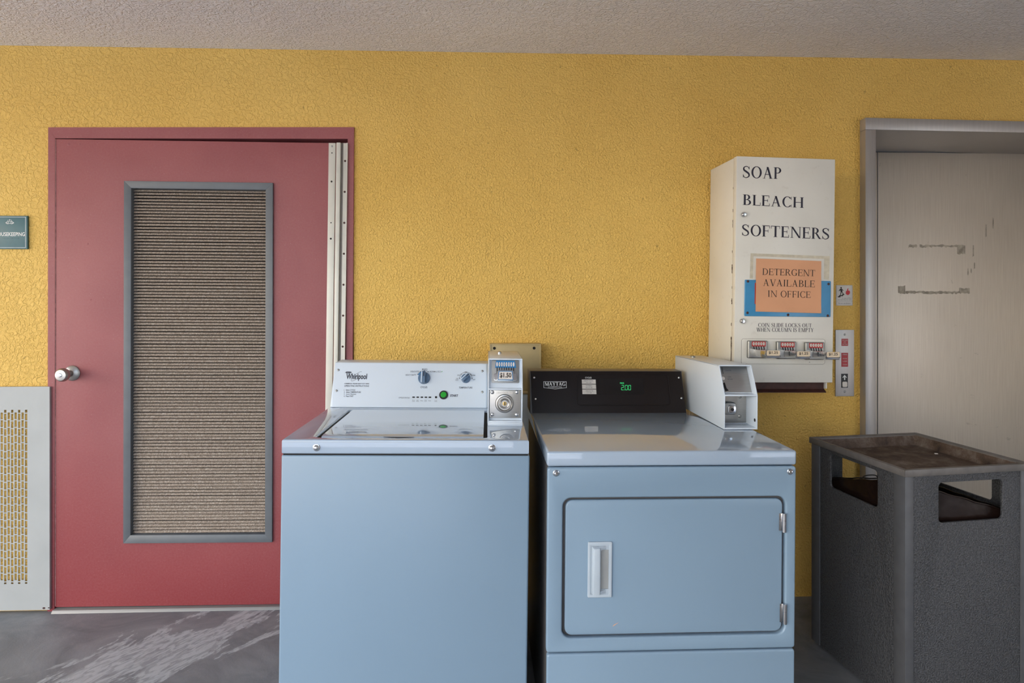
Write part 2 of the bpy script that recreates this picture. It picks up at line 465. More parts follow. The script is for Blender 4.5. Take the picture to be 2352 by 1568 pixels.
def serif_glyph(ch, T=0.125, t=0.042):
    sf = 0.07; sh = 0.035
    R = lambda x0, y0, x1, y1: [[(x0, y0), (x1, y0), (x1, y1), (x0, y1)]]
    foot = lambda x0, x1, y: R(x0 - sf, 0 if y == 0 else 1 - sh, x1 + sf, sh if y == 0 else 1)
    stem = lambda x, w=T: R(x, 0, x + w, 1) + foot(x, x + w, 0) + foot(x, x + w, 1)
    diag = lambda x0, y0, x1, y1, w: [[(x0, y0), (x0 + w, y0), (x1 + w, y1), (x1, y1)]]
    tick = lambda x, y0, y1: R(x - 0.035, y0, x, y1)
    if ch == ' ': return [], 0.34
    if ch == 'A': return diag(0.10, 0, 0.35, 1, t) + diag(0.56, 0, 0.30, 1, T) + R(0.17, 0.33, 0.55, 0.33 + t) + R(0.02, 0, 0.22, sh) + R(0.49, 0, 0.77, sh), 0.80
    if ch == 'B': return stem(0.08) + arc(0.30, 0.755, 0.25, 0.245, -90, 90, T, t) + arc(0.32, 0.265, 0.30, 0.265, -90, 90, T, t) + R(0.2, 1 - t, 0.31, 1) + R(0.2, 0.51 - t / 2, 0.33, 0.51 + t / 2) + R(0.2, 0, 0.33, t), 0.68
    if ch == 'C': return arc(0.42, 0.5, 0.38, 0.52, 42, 318, T, t, 30) + tick(0.72, 0.70, 1.0) + tick(0.72, 0.0, 0.26), 0.78
    if ch == 'D': return stem(0.08) + arc(0.30, 0.5, 0.43, 0.5, -90, 90, T, t, 26) + R(0.2, 1 - t, 0.31, 1) + R(0.2, 0, 0.31, t), 0.80
    if ch == 'E': return stem(0.08) + R(0.2, 1 - t, 0.58, 1) + R(0.2, 0, 0.60, t) + R(0.2, 0.5, 0.48, 0.5 + t) + tick(0.59, 0.76, 1) + tick(0.62, 0, 0.25) + tick(0.49, 0.38, 0.65), 0.67
    if ch == 'F': return stem(0.08) + R(0.2, 1 - t, 0.57, 1) + R(0.2, 0.49, 0.47, 0.49 + t) + tick(0.58, 0.75, 1) + tick(0.48, 0.37, 0.64), 0.62
    if ch == 'G': return arc(0.42, 0.5, 0.38, 0.52, 42, 312, T, t, 30) + tick(0.72, 0.70, 1.0) + R(0.62, 0.05, 0.62 + T, 0.42) + R(0.52, 0.40, 0.82, 0.435), 0.86
    if ch == 'H': return stem(0.08) + stem(0.62) + R(0.2, 0.5 - t / 2, 0.63, 0.5 + t / 2), 0.86
    if ch == 'I': return stem(0.10), 0.34
    if ch == 'K': return stem(0.08) + diag(0.20, 0.38, 0.60, 1, t) + diag(0.62, 0, 0.28, 0.56, T) + R(0.52, 0, 0.84, sh) + R(0.50, 1 - sh, 0.76, 1), 0.84
    if ch == 'L': return stem(0.08) + R(0.2, 0, 0.58, t) + tick(0.61, 0, 0.30), 0.64
    if ch == 'M': return R(0.12, 0, 0.12 + t, 1) + R(0.04, 0, 0.24, sh) + diag(0.48, 0, 0.10, 1, T) + diag(0.50, 0, 0.80, 1, t) + R(0.80, 0, 0.80 + T, 1) + R(0.72, 0, 1.0, sh) + R(0.03, 1 - sh, 0.2, 1) + R(0.8, 1 - sh, 1.0, 1), 1.04
    if ch == 'N': return R(0.12, 0, 0.12 + t, 1) + R(0.03, 0, 0.25, sh) + diag(0.66, 0, 0.08, 1, T) + R(0.72, 0, 0.72 + t, 1) + R(0.63, 1 - sh, 0.85, 1) + R(0.01, 1 - sh, 0.16, 1), 0.88
    if ch == 'O': return arc(0.42, 0.5, 0.39, 0.52, 0, 360, T, t, 36), 0.84
    if ch == 'P': return stem(0.08) + arc(0.30, 0.735, 0.28, 0.265, -90, 90, T, t) + R(0.2, 1 - t, 0.31, 1) + R(0.2, 0.47, 0.31, 0.47 + t), 0.64
    if ch == 'R': return stem(0.08) + arc(0.30, 0.745, 0.26, 0.255, -90, 90, T, t) + R(0.2, 1 - t, 0.31, 1) + R(0.2, 0.49, 0.32, 0.49 + t) + diag(0.58, 0, 0.30, 0.50, T) + R(0.58, 0, 0.78, sh), 0.76
    if ch == 'S':
        C = catmull([(0.50, 0.80), (0.42, 0.945), (0.28, 0.985), (0.12, 0.88), (0.13, 0.68), (0.31, 0.52), (0.48, 0.36), (0.49, 0.14), (0.30, 0.012), (0.15, 0.06), (0.07, 0.22)], 5)
        n = len(C) - 1
        W = [t + (T * 1.05 - t) * math.exp(-((i / n - 0.5) / 0.20) ** 2) for i in range(n + 1)]
        return stroke(C, W) + tick(0.535, 0.72, 0.98) + tick(0.085, 0.02, 0.30), 0.62
    if ch == 'T': return R(0.30, 0, 0.30 + T, 1) + R(0.22, 0, 0.51, sh) + R(0.03, 1 - t, 0.70, 1) + tick(0.065, 0.74, 1) + tick(0.70, 0.74, 1), 0.73
    if ch == 'U': return R(0.10, 0.3, 0.10 + T, 1) + R(0.64, 0.3, 0.64 + t, 1) + arc(0.39, 0.31, 0.29, 0.33, 180, 360, T * 0.6, t * 1.3) + R(0.10, 0.3, 0.13, 0.32) + R(0.02, 1 - sh, 0.30, 1) + R(0.56, 1 - sh, 0.76, 1), 0.80
    if ch == 'V': return diag(0.32, 0, 0.06, 1, T) + diag(0.37, 0, 0.62, 1, t) + R(0.0, 1 - sh, 0.26, 1) + R(0.53, 1 - sh, 0.74, 1), 0.75
    if ch == 'W': return diag(0.26, 0, 0.05, 1, T) + diag(0.32, 0, 0.50, 1, t) + diag(0.66, 0, 0.46, 1, T) + diag(0.72, 0, 0.92, 1, t) + R(0.0, 1 - sh, 0.24, 1) + R(0.84, 1 - sh, 1.03, 1) + R(0.42, 1 - sh, 0.62, 1), 1.05
    if ch == 'Y': return R(0.30, 0, 0.30 + T, 0.48) + R(0.22, 0, 0.51, sh) + diag(0.31, 0.44, 0.05, 1, T) + diag(0.37, 0.46, 0.62, 1, t) + R(0.0, 1 - sh, 0.25, 1) + R(0.53, 1 - sh, 0.74, 1), 0.74
    return [], 0.4
def serif(text, T=0.145, t=0.055):
    x = 0.0; out = []
    for ch in text:
        g, w = serif_glyph(ch, T, t)
        out += [[(px + x, py) for px, py in q] for q in g]; x += w + 0.03
    return out

def letter(mb, polys, a0, a1, b0, b1, mp, keep=False):
    """fit outlines into the rectangle a0..a1 x b0..b1 of a surface (cap height b0..b1)"""
    xs = [p[0] for q in polys for p in q]; ys = [p[1] for q in polys for p in q]
    lx, hx, ly, hy = min(xs), max(xs), min(ys), max(ys)
    sx = (a1 - a0) / (hx - lx); sy = (b1 - b0) / (hy - ly)
    vs = {}
    for q in polys:
        f = []
        for px, py in q:
            f.append(mb.bm.verts.new(mp(a0 + (px - lx) * sx, b0 + (py - ly) * sy)))
        try: mb.bm.faces.new(f)
        except ValueError: pass
    return mb

# screws and bolts
def dome(o, r, h=None, axis=(0, -1, 0), n=20):
    h = h or r * 0.6
    return MB().lathe([(r, 0), (r, h * 0.15)] + [(r * math.cos(a), h * 0.15 + h * 0.85 * math.sin(a)) for a in (0.3, 0.6, 0.9, 1.2)] + [(0, h)], o, axis, n)
def disc(mb, o, r, h, axis=(0, -1, 0), n=24): return mb.lathe([(0, 0), (r, 0), (r, h), (0, h)], o, axis, n)

# ================================================================== SETTING
CEIL = 2.342
def wall_with_openings():
    xs = [-7.0, -1.826, -0.575, 1.640, 2.95, 4.4]; zs = [0.0, 2.003, 2.045, CEIL + 0.02]
    mb = MB()
    for i in range(5):
        for k in range(3):
            if i == 1 and k == 0: continue
            if i == 3 and k < 2: continue
            mb.box(xs[i], xs[i + 1], 0.0, 0.16, zs[k], zs[k + 1])
    b = mb.bm; bmesh.ops.remove_doubles(b, verts=b.verts, dist=1e-5)
    seen = {}
    for f in b.faces: seen.setdefault(tuple(round(c, 4) for c in f.calc_center_median()), []).append(f)
    bmesh.ops.delete(b, geom=[f for fs in seen.values() if len(fs) > 1 for f in fs], context='FACES')
    return mb
struct(obj('wall_back', wall_with_openings(), 'wall', smooth=0))
struct(obj('ceiling', MB().box(-5.4, 4.4, -4.0, 0.16, CEIL, CEIL + 0.18), 'ceil', smooth=0))
struct(obj('floor', MB().box(-5.4, 4.4, -4.4, 0.6, -0.12, 0.0), 'floor', smooth=0))
struct(obj('wall_right', MB().box(4.2, 4.4, -4.4, 0.0, 0.0, CEIL), 'ceil', smooth=0))
struct(obj('light_block_wall', MB().box(0.2, 2.8, -4.2, -4.0, 0.0, CEIL), 'ceil', smooth=0))  # unseen wall, added to hold back light from the front
struct(obj('ground', MB().box(-30, 30, -40, 12, -0.30, -0.125), 'ground', smooth=0))

# ---------------------------------------------------------------- door_1 : maroon louvred door
d1 = struct(bpy.data.objects.new('door_1', None)); COL.objects.link(d1); d1.location = (-1.2, 0, 0)
D0 = -1.2
fx = lambda x: x - D0
def quadbar(mb, x0b, x1b, x0t, x1t, y0, y1, z0, z1, z1r=None, bev=0.0):
    """bar whose bottom and top ends sit at slightly different x (nothing here is quite square)"""
    zr = z1 if z1r is None else z1r
    return mb.hexa([(fx(x0b), y0, z0), (fx(x1b), y0, z0), (fx(x1b), y1, z0), (fx(x0b), y1, z0), (fx(x0t), y0, z1), (fx(x1t), y0, zr), (fx(x1t), y1, zr), (fx(x0t), y1, z1)], bev)
m = MB()
quadbar(m, -1.829, -1.801, -1.826, -1.798, -0.010, 0.13, 0.0, 2.002, 1.957)
quadbar(m, -0.612, -0.583, -0.598, -0.572, -0.010, 0.13, 0.0, 1.966, 2.0155)
m.hexa([(fx(-1.80), -0.010, 1.957), (fx(-0.598), -0.010, 1.966), (fx(-0.598), 0.13, 1.966), (fx(-1.80), 0.13, 1.957),
        (fx(-1.826), -0.010, 2.002), (fx(-0.572), -0.010, 2.0155), (fx(-0.572), 0.13, 2.0155), (fx(-1.826), 0.13, 2.002)])
m.box(fx(-1.82), fx(-0.59), 0.055, 0.12, 0.014, 1.99)  # unseen slab added behind the leaf to stop light leaking through the gaps
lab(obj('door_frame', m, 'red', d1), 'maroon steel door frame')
LX0, LX1, LZ0, LZ1 = -1.5175, -0.9090, 0.2800, 1.7810
m = MB()
def leafmap(a, b, t): return (fx(a), 0.0355 - t, b)
m.plate([(-1.7975, 0.016), (-0.606, 0.010), (-0.606, 1.948), (-1.795, 1.9545)], [rect(LX0 + .02, LZ0 + .02, LX1 - .02, LZ1 - .02)], 0.044, leafmap, 0.0015)
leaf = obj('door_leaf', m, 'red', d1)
m = MB(); m.hexa([(fx(-1.7985), -.0098, .02), (fx(-1.7972), -.0098, .02), (fx(-1.7972), -.002, .02), (fx(-1.7985), -.002, .02), (fx(-1.7962), -.0098, 1.953), (fx(-1.7949), -.0098, 1.953), (fx(-1.7949), -.002, 1.953), (fx(-1.7962), -.002, 1.953)])  # thin pale strip down the opening edge of the leaf
lab(obj('pale_edge', m, 'paleedge', leaf), 'pale strip along the opening edge')
# dark void behind the slats
obj('louver_back', MB().box(fx(LX0) + .012, fx(LX1) - .012, 0.041, 0.046, LZ0 + .012, LZ1 - .012), 'hole', d1)
m = MB(); w = 0.0295; yb, yf = -0.007, -0.019
ro = [(LX0, LZ0), (LX1, LZ0 - .004), (LX1 + .003, LZ1 - .004), (LX0 + .003, LZ1)]
ri = [(LX0 + w, LZ0 + w + .004), (LX1 - w, LZ0 + w), (LX1 - w + .003, LZ1 - w - .004), (LX0 + w + .003, LZ1 - w)]
for i in range(4):
    j = (i + 1) % 4
    q = [ro[i], ro[j], ri[j], ri[i]]
    m.hexa([(fx(a), 0.030 if k > 1 else yb, b) for k, (a, b) in enumerate(q)] + [(fx(a), yf, b) for a, b in q], 0.0008)
lab(obj('louver_frame', m, 'louver', d1), 'grey mitred louver frame with scratched edges')
# 111 dusty louver slats
sx0, sx1 = LX0 + w, LX1 - w + .003
N = 111; z0, z1 = LZ0 + w + 0.003, LZ1 - w - 0.002
pitch = (z1 - z0) / N
L = (sx1 - sx0) / 2
m = MB().hexa([(-L, -0.0038, -0.0042), (L, -0.0038, -0.0042), (L, -0.0022, -0.0046), (-L, -0.0022, -0.0046),
               (-L, 0.0018, 0.0046), (L, 0.0018, 0.0046), (L, 0.0034, 0.0041), (-L, 0.0034, 0.0041)])
slat0 = obj('slat', m, 'slat', d1, smooth=0); slat_me = slat0.data
for i in range(N):
    o = slat0 if i == 0 else slat0.copy()
    if i: COL.objects.link(o)
    o.location = (fx((sx0 + sx1) / 2) + 0.003 * (i / N - .5), 0.003 + random.uniform(-.0008, .0008), z0 + pitch * (i + .5) + random.uniform(-.0006, .0006))
    o.rotation_euler = (random.uniform(-.05, .05), math.radians(0.35), 0)
# full-height continuous hinge: leaf strip, barrel, jamb strip
lean = -0.0128
def hx(x, z): return x + lean * (1.947 - z)
def hstrip(x0, x1, y0, y1, bev=0.001):
    m = MB()
    return quadbar(m, hx(x0, 0.02), hx(x1, 0.02), x0, x1, y0, y1, 0.02, 1.947, bev=bev)
hp = obj('hinge_leaf_strip', hstrip(-0.676, -0.6475, -0.0145, -0.003), 'hinge', d1)
obj('hinge_gap_strip', hstrip(-0.6478, -0.640, -0.006, -0.001, 0), 'hole', d1)
obj('hinge_barrel', hstrip(-0.642, -0.6235, -0.026, -0.006, 0.003), 'hinge', d1)
obj('hinge_core_strip', hstrip(-0.6235, -0.6155, -0.016, -0.009, 0.0005), 'hingedark', d1)
jp = obj('hinge_jamb_strip', hstrip(-0.6165, -0.5965, -0.014, -0.008), 'hinge', d1)
obj('hinge_lip', hstrip(-0.5995, -0.5955, -0.021, -0.010, 0.0005), 'hinge', d1)
zz = 1.933
for k, z in enumerate([1.933, 1.905, 1.785, 1.612, 1.545]):
    obj('hinge_screw', dome((fx(hx(-0.662, z)), -0.0145, z), 0.0040 if k in (0, 2, 4) else 0.0026), 'zinc' if k == 0 else 'hole', d1)
for k in range(9):
    z = 1.872 - k * 0.130
    obj('hinge_screw', dome((fx(hx(-0.607, z)), -0.014, z), 0.0044), 'rust', d1)
# knob
m = MB().lathe([(0.0, 0), (0.0315, 0), (0.0315, 0.004), (0.027, 0.009), (0.016, 0.011), (0.0125, 0.014), (0.0125, 0.034), (0.016, 0.040), (0.0245, 0.048), (0.0275, 0.057), (0.0265, 0.066), (0.021, 0.073), (0.012, 0.075), (0.0, 0.0755)], (fx(-1.7285), -0.0082, 0.985), n=40)
kn = lab(obj('door_knob', m, 'satin', d1), 'satin steel round door knob')
m = MB().lathe([(0.0, 0), (0.0085, 0), (0.0085, 0.002), (0.007, 0.003), (0, 0.003)], (fx(-1.7285), -0.083, 0.985)); m.box(fx(-1.7285) - .001, fx(-1.7285) + .001, -0.0864, -0.0857, 0.980, 0.990)
obj('key_cylinder', m, 'chrome', kn)
# dents on the skin of the leaf near its top corner and below
for (x, z, r) in ((-1.745, 1.932, .012), (-1.70, 1.934, .009), (-1.667, 1.521, .009), (-1.655, 1.29, .009)):
    obj('dent', MB().lathe([(r * q, .0017 * math.exp(-(q / .42) ** 2) - .0003) for q in (1.5, 1.2, 1, .8, .6, .4, .2, 0)], (fx(x), -0.0083, z)), 'red', leaf, smooth=60)
# threshold
m = MB().prism([(-0.032, 0.0), (-0.024, 0.010), (0.04, 0.013), (0.10, 0.013), (0.10, 0.0)], -1.80, -0.59, 'x', 0.0006)
struct(obj('trim_1', m, 'alu'))

# ---------------------------------------------------------------- door_2 : steel elevator doorway
d2 = struct(bpy.data.objects.new('door_2', None)); COL.objects.link(d2); d2.location = (1.612, 0, 0)
E0 = 1.612
m = MB()
m.box(0, 0.046, -0.040, 0.34, 0, 2.0186, 0.0015)
obj('left_jamb', m, 'eframe', d2)
m = MB(); m.hexa([(0.0, -0.040, 2.0195), (1.35, -0.040, 2.0065), (1.35, 0.34, 2.0065), (0.0, 0.34, 2.0195), (0.0, -0.040, 2.0705), (1.35, -0.040, 2.054), (1.35, 0.34, 2.054), (0.0, 0.34, 2.0705)], 0.0015)
obj('header', m, 'eframe', d2)
obj('right_jamb', MB().box(1.29, 1.336, -0.040, 0.34, 0, 2.0065, 0.0015), 'eframe', d2)
m = MB(); m.box(0.04, 1.30, 0.33, 0.36, 0.012, 2.012, 0.002)
ed = lab(obj('door_panel', m, 'esteel', d2), 'scuffed brushed steel elevator door')
obj('shaft_gap', MB().box(0.0, 1.34, 0.365, 0.38, 0.0, 2.05), 'hole', d2)
obj('sill', MB().box(0.046, 1.29, 0.0, 0.34, 0.0, 0.012, 0.001), 'alu', d2)
obj('door_edge_strip', MB().box(.2920, .2945, .3265, .3300, .012, 2.012), 'alu', d2)
# stuck-on strips of old tape
def residue(pts_top, pts_bot):
    mp = lambda a, b, t: (a - E0, 0.3297 - t, b)
    return MB().slab(pts_top + pts_bot[::-1], mp, 0.0004)
def ragged(x0, x1, z, h, n=26, seed=1):
    r = random.Random(seed)
    return [(x0 + (x1 - x0) * i / n, z + h + r.uniform(-.003, .003)) for i in range(n + 1)], [(x0 + (x1 - x0) * i / n, z + r.uniform(-.004, .004)) for i in range(n + 1)]
obj('tape_residue', residue(*ragged(2.062, 2.105, 1.545, 0.013, 8, 1)), 'residue', d2)
obj('tape_residue', residue(*ragged(2.118, 2.31, 1.546, 0.011, 26, 2)), 'residue', d2)
obj('tape_residue', residue(*ragged(2.308, 2.349, 1.512, 0.046, 6, 3)), 'residue', d2)
obj('tape_residue', residue(*ragged(2.008, 2.045, 1.318, 0.038, 6, 4)), 'residue', d2)
obj('tape_residue', residue(*ragged(2.046, 2.32, 1.317, 0.012, 30, 5)), 'residue', d2)
obj('tape_residue', residue(*ragged(2.318, 2.372, 1.318, 0.026, 8, 6)), 'residue', d2)
for k, (x, z, h) in enumerate(((2.387, 1.50, .055), (2.393, 1.44, .03), (2.452, 1.60, .06), (2.488, 1.64, .05), (2.36, 1.41, .03), (2.376, 1.42, .02))):
    obj('scuff_mark', residue(*ragged(x, x + .006, z, h, 3, 20 + k)), 'residue', d2)

# ================================================================== WASHER
W = thing('washing_machine', 'white top-loading coin washer with white control panel, its lid closed', 'washing machine', (-0.5786, -0.9139, 0.0), (0, math.radians(0.71), math.radians(0.14)))
TOPZ = 0.9112; WW = 0.676
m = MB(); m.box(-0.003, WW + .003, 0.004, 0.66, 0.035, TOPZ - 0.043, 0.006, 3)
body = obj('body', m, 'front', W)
for x in (0.04, WW - .04):
    for y in (0.05, 0.61): obj('foot', MB().lathe([(0, 0), (.02, 0), (.02, .012), (.008, .014), (.008, .05), (0, .05)], (x, y, -0.004 if x > .3 else 0.004), (0, 0, 1), 16), 'black', W)
# top deck: a shallow pressed cap with an opening for the lid
LIDX0, LIDX1, LIDY0, LIDY1 = 0.088, 0.556, 0.030, 0.436
m = MB()
m.plate(rect(0, 0, WW, 0.66), [rr(LIDX0 - .005, LIDY0, LIDX1 + .003, LIDY1, 0.012)], 0.0395, lambda a, b, t: (a, b, TOPZ - .0395 + t), 0.005)
deck = obj('top_deck', m, 'white', W)
obj('lid_gap_fill', MB().box(LIDX0 - .0045, LIDX1 + .0025, LIDY0 + .0045, LIDY1 - .0005, TOPZ - .035, TOPZ - .006), 'hole', deck)  # black filler whose colour supplies the dark shade in the lid gap
obj('top_seam', MB().box(0.002, WW - .002, 0.006, 0.65, TOPZ - .044, TOPZ - .038), 'hole', W)
# lid with rolled front edge and finger notch
m = MB()
prof = [(LIDY0 + .0035, TOPZ - .016), (LIDY0 + .0035, TOPZ - .003), (LIDY0 + .006, TOPZ + .0005), (LIDY0 + .012, TOPZ + .0022), (LIDY0 + .03, TOPZ + .0026), (LIDY1 - .008, TOPZ + .0026), (LIDY1 - .004, TOPZ + .001), (LIDY1 - .003, TOPZ - .016)]
m.prism(prof, LIDX0 + .0095, LIDX1 - .0065, 'x', 0.0)
lid = obj('lid', m, 'white', W)
notch = [(0.27 + 0.085 * i / 12, LIDY0 + .0015 - 0.006 * math.sin(PI * i / 12)) for i in range(13)]
obj('lid_notch', MB().slab(notch[::-1], lambda a, b, t: (a, b, TOPZ + .0001 + t), 0.0008), 'hole', lid)
for x in (0.0937, 0.5736):
    m = MB(); m.lathe([(0, 0), (0.0098, 0), (0.0098, 0.0012), (0.008, 0.002), (0, 0.002)], (x, 0.0, 0.8897))
    m.lathe([(0.0078, 0.0018), (0.0072, 0.005), (0.005, 0.0075), (0.0022, 0.0085), (0, 0.0086)], (x, 0.0, 0.8897))
    obj('front_bolt', m, 'chrome', W)
# console
CY0, CZ0, CY1, CZ1 = 0.487, TOPZ, 0.553, 1.0625
m = MB(); m.prism([(CY0 + .003, CZ0), (CY1 + .003, CZ1), (0.655, CZ1), (0.655, CZ0)], 0.004, 0.5605, 'x', 0.002)
console = obj('console', m, 'panelw', W)
cn = Vector((0, -(CZ1 - CZ0), CY1 - CY0)).normalized()
def wc(x, z, t=0.0006):
    k = (z - CZ0) / (CZ1 - CZ0)
    return Vector((x, CY0 + (CY1 - CY0) * k, z)) + cn * t
wc3 = lambda a, b, t: wc(a, b, t)
m = MB(); m.plate([(0.0115, CZ0 + .001), (0.5560, CZ0 + .001), (0.5545, CZ1 - .001), (0.0055, CZ1 - .001)], [], 0.003, lambda a, b, t: wc(a, b, t - .003), 0.0008)
face = lab(obj('control_panel', m, 'panelw', W), 'white control panel with printed instructions')
def ctext(mb, s, x0, x1, z0, h, bold=0.0): return letter(mb, sans(s, bold), x0, x1, z0, z0 + h, wc)
def upright(mb, s, x0, x1, z0, h, mp, bold=0.0, font=None): return letter(mb, (font or sans)(s, bold) if font is None else font(s), x0, x1, z0, z0 + h, mp)
m = MB()
ctext(m, 'Whirlpool', 0.0502, 0.1245, 0.9995, 0.0250, 0.022)
for q in stroke([(0.0870 + .0235 * math.cos(a) * math.cos(.75) - .0075 * math.sin(a) * math.sin(.75), 1.0150 + .0235 * math.cos(a) * math.sin(.75) * .95 + .0075 * math.sin(a) * math.cos(.75)) for a in [2 * PI * i / 28 for i in range(25)]], [0.0008] * 25):
    m.flat(q, lambda a, b: wc(a, b, .0008))
obj('brand_lettering', m, 'ink', face)
m = MB()
for q in stroke([(0.0565 + .0108 * math.cos(2 * PI * i / 20), 1.0282 + .0026 * math.sin(2 * PI * i / 20)) for i in range(21)], [0.0015] * 21): m.flat(q, lambda a, b: wc(a, b))
for x in (0.051, 0.0565, 0.0615): m.flat(ell(x, 1.0282, 0.0022, 0.0017, 10), wc)
obj('oval_emblem', m, 'ink', face)
m = MB()
ctext(m, 'COMMERCIAL WASHER HEAVY DUTY SERIES', 0.0462, 0.1345, 0.9885, 0.0036, 0.03)
ctext(m, 'OPERATING INSTRUCTIONS', 0.0470, 0.1345, 0.9795, 0.0060, 0.008)
for s, x1, z in (('1.  Select CYCLE', 0.087, 0.9662), ('2.  Select TEMPERATURE', 0.108, 0.9590), ('3.  Insert Payment', 0.092, 0.9516), ('4.  Press START', 0.0835, 0.9455)):
    ctext(m, s, 0.0470 + (0.967 - z) * .1, x1, z, 0.0054, 0.008)
ctext(m, 'CYCLES', 0.3185, 0.3430, 0.9765, 0.0062, 0.012)
ctext(m, 'TEMPERATURE', 0.4565, 0.5050, 0.9762, 0.0062, 0.012)
for s, x0, x1, z in (('HEAVY DUTY', 0.2625, 0.3005, 1.0185), ('DELICATES', 0.2792, 0.3110, 1.0305), ('MIXED', 0.3205, 0.3400, 1.0385), ('NORMAL ECO', 0.3485, 0.3895, 1.0308)):
    ctext(m, s, x0, x1, z, 0.0052, 0.006)
for s, x0, x1, z in (('TAP', 0.445, 0.453, 1.0075), ('COLD', 0.4425, 0.4535, 1.0030), ('COLD', 0.4490, 0.4600, 1.0195), ('COOL', 0.4745, 0.4860, 1.0300), ('WARM', 0.5005, 0.5140, 1.0195), ('HOT', 0.5060, 0.5150, 1.0048)):
    ctext(m, s, x0, x1, z, 0.0038, 0.004)
ctext(m, 'CYCLE STATUS', 0.2435, 0.2815, 0.9418, 0.0046, 0.004)
for x, s1, s2 in ((0.2965, 'In', 'Use'), (0.3110, 'Soak/', 'Wash'), (0.3258, 'Rinse', None), (0.3395, 'Final', 'Spin'), (0.3540, 'Done', None), (0.3755, 'Lid', 'Locked')):
    wd = 0.0045
    if s2: ctext(m, s1, x - wd * .8, x + wd * .8, 0.9350, 0.0028); ctext(m, s2, x - wd, x + wd, 0.9310, 0.0030)
    else: ctext(m, s1, x - wd, x + wd, 0.9330, 0.0030)
obj('printed_lettering', m, 'inkgrey', face)
m = MB(); ctext(m, 'START', 0.4262, 0.4545, 0.9482, 0.0080, 0.03); obj('start_lettering', m, 'ink', face)
# dials
def dial(x, z, r, ang, arcr, ticks):
    o = wc(x, z, 0.0)
    m = MB().lathe([(0, 0), (r, 0), (r * .97, .006), (r * .9, .009), (0, .010)], o, cn, 36)
    dl = obj('selector_knob', m, 'knob', W)
    mt = Matrix.Translation(o) @ Vector((0, 0, 1)).rotation_difference(cn).to_matrix().to_4x4()
    mt = mt @ Matrix.Rotation(math.radians(ang), 4, 'Z')
    g = MB().box(-r * .30, r * .30, -r * .96, r * .96, .006, .022, .0022, 2, mt); obj('grip', g, 'knob', dl)
    g = MB().box(-r * .42, -r * .24, -r * .90, r * .90, .012, .0226, .0008, 2, mt); obj('grip_edge', g, 'knoblite', dl)
    g = MB().box(-r * .06, r * .08, r * .1, r * .90, .0215, .0230, .0003, 1, mt); obj('pointer', g, 'ink', dl)
    mk = MB()
    A = [math.radians(a) for a in ticks]
    n = 20; a0, a1 = min(A), max(A)
    for q in stroke([(x + arcr * math.cos(a0 + (a1 - a0) * i / n), z + arcr * .97 * math.sin(a0 + (a1 - a0) * i / n)) for i in range(n + 1)], [.0009] * (n + 1)): mk.flat(q, wc)
    for a in A: mk.flat(ell(x + arcr * math.cos(a), z + arcr * .97 * math.sin(a), .0016, .0016, 10), wc)
    obj('dial_scale', mk, 'ink', face)
dial(0.3295, 1.0105, 0.0220, 0, 0.0270, (58, 90, 122, 150))
mk = MB()
for q in arc(0.3295, 1.0105, 0.0256, 0.0250, 88, 152, .0042, .0042): mk.flat(q, wc)
obj('blue_arc', mk, 'bluelab', face)
dial(0.4805, 1.0105, 0.0172, -45, 0.0228, (0, 40, 90, 140, 180))
st = obj('start_button', disc(MB(), wc(0.4027, 0.9538, 0), 0.0158, 0.004, cn), 'black', W)
obj('button_cap', MB().lathe([(0.0106, 0), (0.0106, .0062), (.0095, .0075), (0, .0078)], wc(0.4027, 0.9538, 0), cn), 'green', st)
for x in (0.2961, 0.3108, 0.3255, 0.3398, 0.3542):
    obj('status_light', MB().slab(rr(x - .0048, 0.9440, x + .0048, 0.9482, .0019, 4), wc3, 0.0012), 'black', W)
obj('status_light', disc(MB(), wc(0.3759, 0.9464, 0), .0040, .0012, cn), 'black', W)
for x, z in ((0.0191, 1.0363), (0.0212, 0.9661), (0.5401, 1.0364), (0.5413, 0.9649)):
    obj('panel_screw', dome(wc(x, z, 0), .0042, .003, cn), 'zinc', W)
obj('eco_leaf', MB().slab([(0.3912, 1.0318), (0.3935, 1.0322), (0.3952, 1.0352), (0.3925, 1.0346)], wc3, .0006), 'green', face)

# coin box of the washer: sloped upper window over a lock plate
def coin_box(parent, x0, x1, yf, zk, yt, z0, z1, yb, rec_u, rec_l, mat='boxw', zb=None):
    m = MB(); th = 0.0035
    zb = zb or z1 - .004
    side = [(yf, z0), (yf, zk), (yt, z1), (yb, zb), (yb, z0)]
    m.prism(side, x0, x0 + th, 'x', .0008); m.prism(side, x1 - th, x1, 'x', .0008)
    inner = [(yf + rec_l, z0 + .002), (yf + rec_l, zk), (yf + rec_u, zk), (yt + rec_u, z1 - .003), (yb - .002, zb - .003), (yb - .002, z0 + .002)]
    m.prism(inner, x0 + th * .6, x1 - th * .6, 'x')
    m.hexa([(x0, yt, z1 - .004), (x1, yt, z1 - .004), (x1, yb, zb - .004), (x0, yb, zb - .004), (x0, yt, z1), (x1, yt, z1), (x1, yb, zb), (x0, yb, zb)], .0008)
    m.box(x0 + .001, x1 - .001, yf + .0005, yf + max(rec_l, rec_u) + .004, zk - .0022, zk + .0022, .0006)
    m.box(x0 + .001, x1 - .001, yf + .0005, yf + rec_l + .004, z0, z0 + .005, .0006)
    return obj('coin_box', m, mat, parent)
X0, X1 = 0.5610, 0.6680
cb = lab(coin_box(W, X0, X1, 0.190, 1.0235, 0.225, TOPZ + .010, 1.1145, 0.535, 0.012, 0.014), 'white metal coin meter with blue price tag')
obj('base_plate', MB().box(X0 + .001, X1 + .001, 0.187, 0.50, TOPZ, TOPZ + .011, .001), 'boxw', cb)
un = Vector((0, -(1.1145 - 1.0235), 0.035)).normalized()
